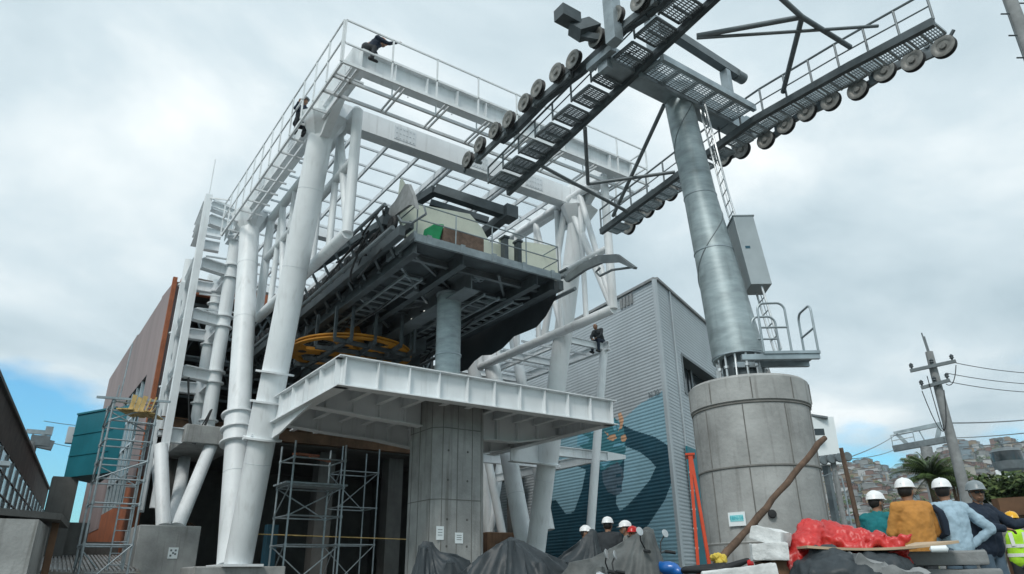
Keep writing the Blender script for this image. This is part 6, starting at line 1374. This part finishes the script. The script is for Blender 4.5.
# covered motorcycles: cloth drawn over machines, with folds
import numpy as np
def drape(label, ridge, spurs, W_, m, seed, k_=11, mx=0.35):
    """a sheet stretched from its high line down to the ground: the taut shape a membrane takes, plus folds running off the peaks"""
    R_ = [np.array(at(px, py, d=dq)) for px, py, dq in ridge]; S_ = [(np.array(at(*a_[:2], d=a_[2])), np.array(at(*b_[:2], d=b_[2]))) for a_, b_ in spurs]
    a0, a1 = R_[0], R_[-1]; u_ = np.array((a1[0]-a0[0], a1[1]-a0[1])); L_ = np.linalg.norm(u_)+2*mx; u_ /= np.linalg.norm(u_); v_ = np.array((-u_[1], u_[0])); c = (a0[:2]+a1[:2])/2
    nu, nv = 120, int(120*W_/L_)+1; gu, gv = np.meshgrid(np.linspace(-L_/2, L_/2, nu), np.linspace(-W_/2, W_/2, nv), indexing='ij'); XY = c+gu[..., None]*u_+gv[..., None]*v_
    ob = np.full((nu, nv), 0.02)
    for p, q, rad in [(p, q, 0.035) for p, q in zip(R_[:-1], R_[1:])]+[(p, q, 0.05) for p, q in S_]:
        ab = (q-p)[:2]; t = np.clip(((XY-p[:2])@ab)/(ab@ab+1e-9), 0, 1); dd_ = np.linalg.norm(XY-(p[:2]+t[..., None]*ab), axis=-1); h = p[2]+t*(q[2]-p[2]); ob = np.maximum(ob, np.where(dd_ < rad, h-dd_*0.25, 0.02))
    e_ = (2*gu/L_)**4+(2*gv/W_)**4; Z = ob.copy(); out_ = e_ > 0.95
    for it in range(1400):
        A_ = Z.copy(); A_[1:-1, 1:-1] = 0.25*(Z[2:, 1:-1]+Z[:-2, 1:-1]+Z[1:-1, 2:]+Z[1:-1, :-2])-0.00016; Z = np.maximum(A_, ob); Z[out_] = 0.02
    rn = np.random.RandomState(seed); pk = sorted(R_[1:-1], key=lambda q: -q[2])[:2]; F = np.zeros((nu, nv))
    for n_, p in enumerate(pk):
        d_ = XY-p[:2]; th = np.arctan2(d_[..., 1], d_[..., 0]); rr_ = np.linalg.norm(d_, axis=-1); ph = rn.uniform(0, 6, 3)
        F += (0.045*(1-2*np.abs(np.sin(k_*th/2+ph[0]+0.5*np.sin(3*th+ph[1]))))+0.018*np.sin(23*th+ph[2]))*np.clip(rr_*1.6, 0, 1)*np.exp(-rr_*0.9)/(n_+1)
    F += 0.008*np.sin(gu*21+gv*9+rn.uniform(0, 6))*np.sin(gv*17-gu*5+rn.uniform(0, 6))
    gz_ = np.gradient(Z, L_/(nu-1), W_/(nv-1)); sl = np.sqrt(gz_[0]**2+gz_[1]**2+1); keep = np.clip((Z-ob)*12, 0, 1)
    Fk = F*keep*np.clip((Z-0.02)*6, 0, 1); Z2 = Z+Fk/sl; XY2 = XY-(gz_[0]/sl*Fk)[..., None]*u_-(gz_[1]/sl*Fk)[..., None]*v_
    b = MB(); b.v = [Vector((x[0], x[1], z)) for x, z in zip(XY2.reshape(-1, 2), Z2.reshape(-1))]
    for i in range(nu-1):
        for j in range(nv-1):
            if e_[i, j] < 1.02: k = i*nv+j; b.f.append((k, k+1, k+nv+1, k+nv)); b.m.append(0)
    o = b.build('tarpaulin', m); s = o.modifiers.new('thick', 'SOLIDIFY'); s.thickness = 0.008; s.offset = 0
    for p_ in o.data.polygons: p_.use_smooth = True
    return tagit(o, label, 'tarpaulin')
drape('black tarpaulin over a motorcycle in front of the pier, leftmost', [(417, 566, 11.0), (421, 545, 11.0), (425, 541, 11.0), (431, 542, 11.0), (440, 552, 11.0), (455, 554, 11.0), (468, 560, 11.0)], [((424, 547, 10.8), (425, 547, 11.3)), ((450, 562, 10.7), (452, 562, 11.3))], 1.3, TARP, 1)
drape('wide dark tarpaulin peaked like a tent right of the pier', [(462, 572, 9.6), (480, 556, 9.6), (498, 544, 9.6), (511, 537, 9.7), (522, 541, 9.8), (545, 553, 9.9), (562, 560, 10), (574, 572, 10)], [((511, 540, 9.4), (512, 540, 10.1)), ((540, 562, 9.5), (540, 562, 10.2))], 1.9, TARP, 2)
drape('black tarpaulin raised in a steep fold below the workers by the mural', [(552, 563, 12.0), (566, 551, 12.0), (580, 541, 12.0), (592, 529, 12.0), (595, 531, 12.0), (600, 552, 12), (606, 566, 12)], [((560, 562, 11.6), (575, 560, 12.3))], 1.5, TARP, 3)
drape('dusty grey tarpaulin sloping up to a point under the mural', [(562, 574, 9.2), (572, 562, 9.2), (592, 558, 9.3), (612, 548, 9.4), (634, 535, 9.5), (647, 527, 9.6), (651, 529, 9.6), (658, 552, 9.6), (664, 566, 9.6)], [((646, 531, 9.3), (648, 531, 9.9)), ((600, 566, 9.0), (600, 566, 9.7))], 1.7, TARPG, 4)
# motorcycle in front of the drum
def motorcycle(label, px, py, dq, yaw, tank, k=1.0, mirrors=True):
    c = at(px, py, d=dq); f, r_ = frame_at(px, dq); u = (r_*math.cos(yaw)+f*math.sin(yaw)); s = Vector((-u.y, u.x, 0)); o = Vector((c.x, c.y, 0))
    Q = lambda a_, b_, z_: o+(u*a_+s*b_+U*z_)*k
    t = thing('motorcycle', label, 'motorcycle', o)
    for x_ in (-0.62, 0.66):
        b = MB(); b.lathe(Q(x_, -0.05, 0.30), [(0.24, 0), (0.285, 0.01), (0.30, 0.05), (0.285, 0.09), (0.24, 0.10), (0.24, 0)], 32, s); w_ = b.build('tyre', BLACK, t)
        b = MB(); b.lathe(Q(x_, -0.03, 0.30), [(0.22, 0), (0.24, 0.0), (0.24, 0.06), (0.22, 0.06), (0.22, 0)], 28, s); b.lathe(Q(x_, -0.06, 0.30), [(0.04, 0), (0.04, 0.12)], 12, s)
        for i in range(10): a_ = i*math.pi/5; b.tube(Q(x_, 0, 0.30), Q(x_+0.225*math.cos(a_), 0, 0.30+0.225*math.sin(a_)), 0.006, n=5)
        b.build('rim', ALU, w_)
    b = MB(); b.tube(Q(0.66, 0.07, 0.30), Q(0.40, 0.07, 0.92), 0.022); b.tube(Q(0.66, -0.07, 0.30), Q(0.40, -0.07, 0.92), 0.022); b.build('fork', ALU, t)
    b = MB(); b.path([Q(0.40, 0, 0.86), Q(0.1, 0, 0.72), Q(-0.45, 0, 0.70), Q(-0.8, 0, 0.80)], 0.025); b.path([Q(0.40, 0, 0.84), Q(0.22, 0, 0.34), Q(-0.2, 0, 0.30), Q(-0.62, 0, 0.30)], 0.025); b.build('chassis', DARKST, t)
    blob('engine', [('e', Q(0.02, 0, 0.42), (0.2, 0.13, 0.14), (u, s, U)), ('c', Q(0.1, 0, 0.5), Q(0.14, 0, 0.66), 0.085, 0.08)], DARKST, t, 0.02, 1)
    blob('fuel_tank', [('e', Q(0.16, 0, 0.83), (0.17*k, 0.11*k, 0.085*k), (u, s, U)), ('c', Q(0.3, 0, 0.84), Q(0.0, 0, 0.78), 0.09*k, 0.06*k)], tank, t, 0.016, 4)
    blob('seat', [('c', Q(-0.08, 0, 0.80), Q(-0.6, 0, 0.83), 0.05*k, 0.055*k), ('e', Q(-0.33, 0, 0.80), (0.32*k, 0.13*k, 0.05*k), (u, s, U))], BLACK, t, 0.016, 4)
    blob('tail', [('c', Q(-0.6, 0, 0.80), Q(-0.9, 0, 0.90), 0.06*k, 0.03*k)], BLACK, t, 0.012, 2)
    b = MB(); b.lathe(Q(0.50, 0, 0.92), [(0.001, -0.08), (0.06, -0.06), (0.09, 0.0), (0.085, 0.03), (0.001, 0.045)], 20, u); b.build('headlight', ALU, t)
    b = MB(); b.path([Q(0.22, 0.36, 1.02), Q(0.32, 0.28, 1.04), Q(0.38, 0.08, 0.98), Q(0.38, -0.08, 0.98), Q(0.32, -0.28, 1.04), Q(0.22, -0.36, 1.02)], 0.014, 8); b.build('handlebar', DARKST, t)
    for s_ in ((-1, 1) if mirrors else ()):
        b = MB(); b.tube(Q(0.20, s_*0.37, 1.02), Q(0.31, s_*0.29, 1.04), 0.02, n=8); b.build('grip', BLACK, t)
        b = MB(); b.path([Q(0.33, s_*0.2, 1.03), Q(0.36, s_*0.28, 1.16), Q(0.33, s_*0.34, 1.24)], 0.008, 6); mo = b.build('mirror_stem', BLACK, t)
        b = MB(); cc = Q(0.32, s_*0.36, 1.27); nn_ = (-u+U*0.15).normalized(); b.lathe((0,0,0), [(0.001, 0.02), (0.05, 0.015), (0.075, 0.0), (0.07, -0.004), (0.001, -0.005)], 20)
        for i in range(len(b.v)): v = b.v[i]; b.v[i] = cc+s*(v.x*1.15)+(nn_.cross(s))*(v.y*0.68)-nn_*v.z
        b.build('mirror', ALU, mo)
    b = MB(); b.lathe(Q(-0.93, 0, 0.86), [(0.001, -0.04), (0.045, -0.02), (0.045, 0.02)], 14, u); b.build('tail_light', REDL, t)
    b = MB(); b.path([Q(0.2, -0.1, 0.5), Q(0.1, -0.13, 0.3), Q(-0.3, -0.14, 0.28), Q(-0.75, -0.15, 0.40)], [0.02, 0.022, 0.035, 0.045], 10); b.build('exhaust', ALU, t)
    b = MB(); b.tube(Q(-0.05, 0.1, 0.28), Q(-0.12, 0.28, 0.0), 0.012); b.build('side_stand', DARKST, t)
    return t, Q
mt, Q = motorcycle('blue tanked motorcycle with round mirrors in front of the concrete drum', 678, 560, 9.3, 2.7, BLUEP, 0.95)
mt2, Q2 = motorcycle('black motorcycle with one white mirror left of the blue one', 634, 568, 7.9, 3.0, BLACK, 0.72)
mt3, Q3 = motorcycle('motorcycle with red tail light half under the dark tarpaulins', 545, 570, 9.8, 0.5, BLACK, 0.74, False)
mt4, Q4 = motorcycle('dark motorcycle beside the leftmost tarpaulin with a chrome handlebar', 462, 566, 11.2, 1.6, BLACK, 0.86, False)

# tall service pole with climbing pegs, cut by the top right corner
pq = at(1013, 8, d=13.0); b = MB(); sp = thing('service_pole', 'tall grey pole with climbing pegs cut by the top right corner', 'pole', (pq.x, pq.y, 0))
b.tube((pq.x, pq.y, 0), (pq.x, pq.y, pq.z+3), 0.17, 0.085, 18); b.build('shaft', SLAB, sp)
z_ = 2.5; i = 0
while z_ < pq.z+2.8:
    b = MB(); s_ = 1 if i % 2 else -1; p = Vector((pq.x, pq.y, z_)); b.tube(p, p+rt*(0.25*s_), 0.014, n=6); b.build('climbing_peg', DARKST, sp); z_ += 0.24; i += 1
b = MB(); b.path([Vector((pq.x, pq.y, 0))-rt*0.13, Vector((pq.x, pq.y, pq.z+3))-rt*0.12], 0.006, 5); b.build('earth_wire', MIDST, sp)
# air between here and the hills
hb = MB(); hb.bb((-60, -60, -4.0), (1750, 1750, 215))
hz = bpy.data.materials.new('haze_air'); hz.use_nodes = True; t_ = hz.node_tree; t_.nodes.clear()
o_ = t_.nodes.new('ShaderNodeOutputMaterial'); pv = t_.nodes.new('ShaderNodeVolumePrincipled'); pv.inputs['Color'].default_value = (0.80, 0.90, 0.96, 1); pv.inputs['Density'].default_value = 0.00023; pv.inputs['Anisotropy'].default_value = 0.2
t_.links.new(pv.outputs[0], o_.inputs['Volume'])
tagit(hb.build('haze', hz, smooth=False), kind='stuff')
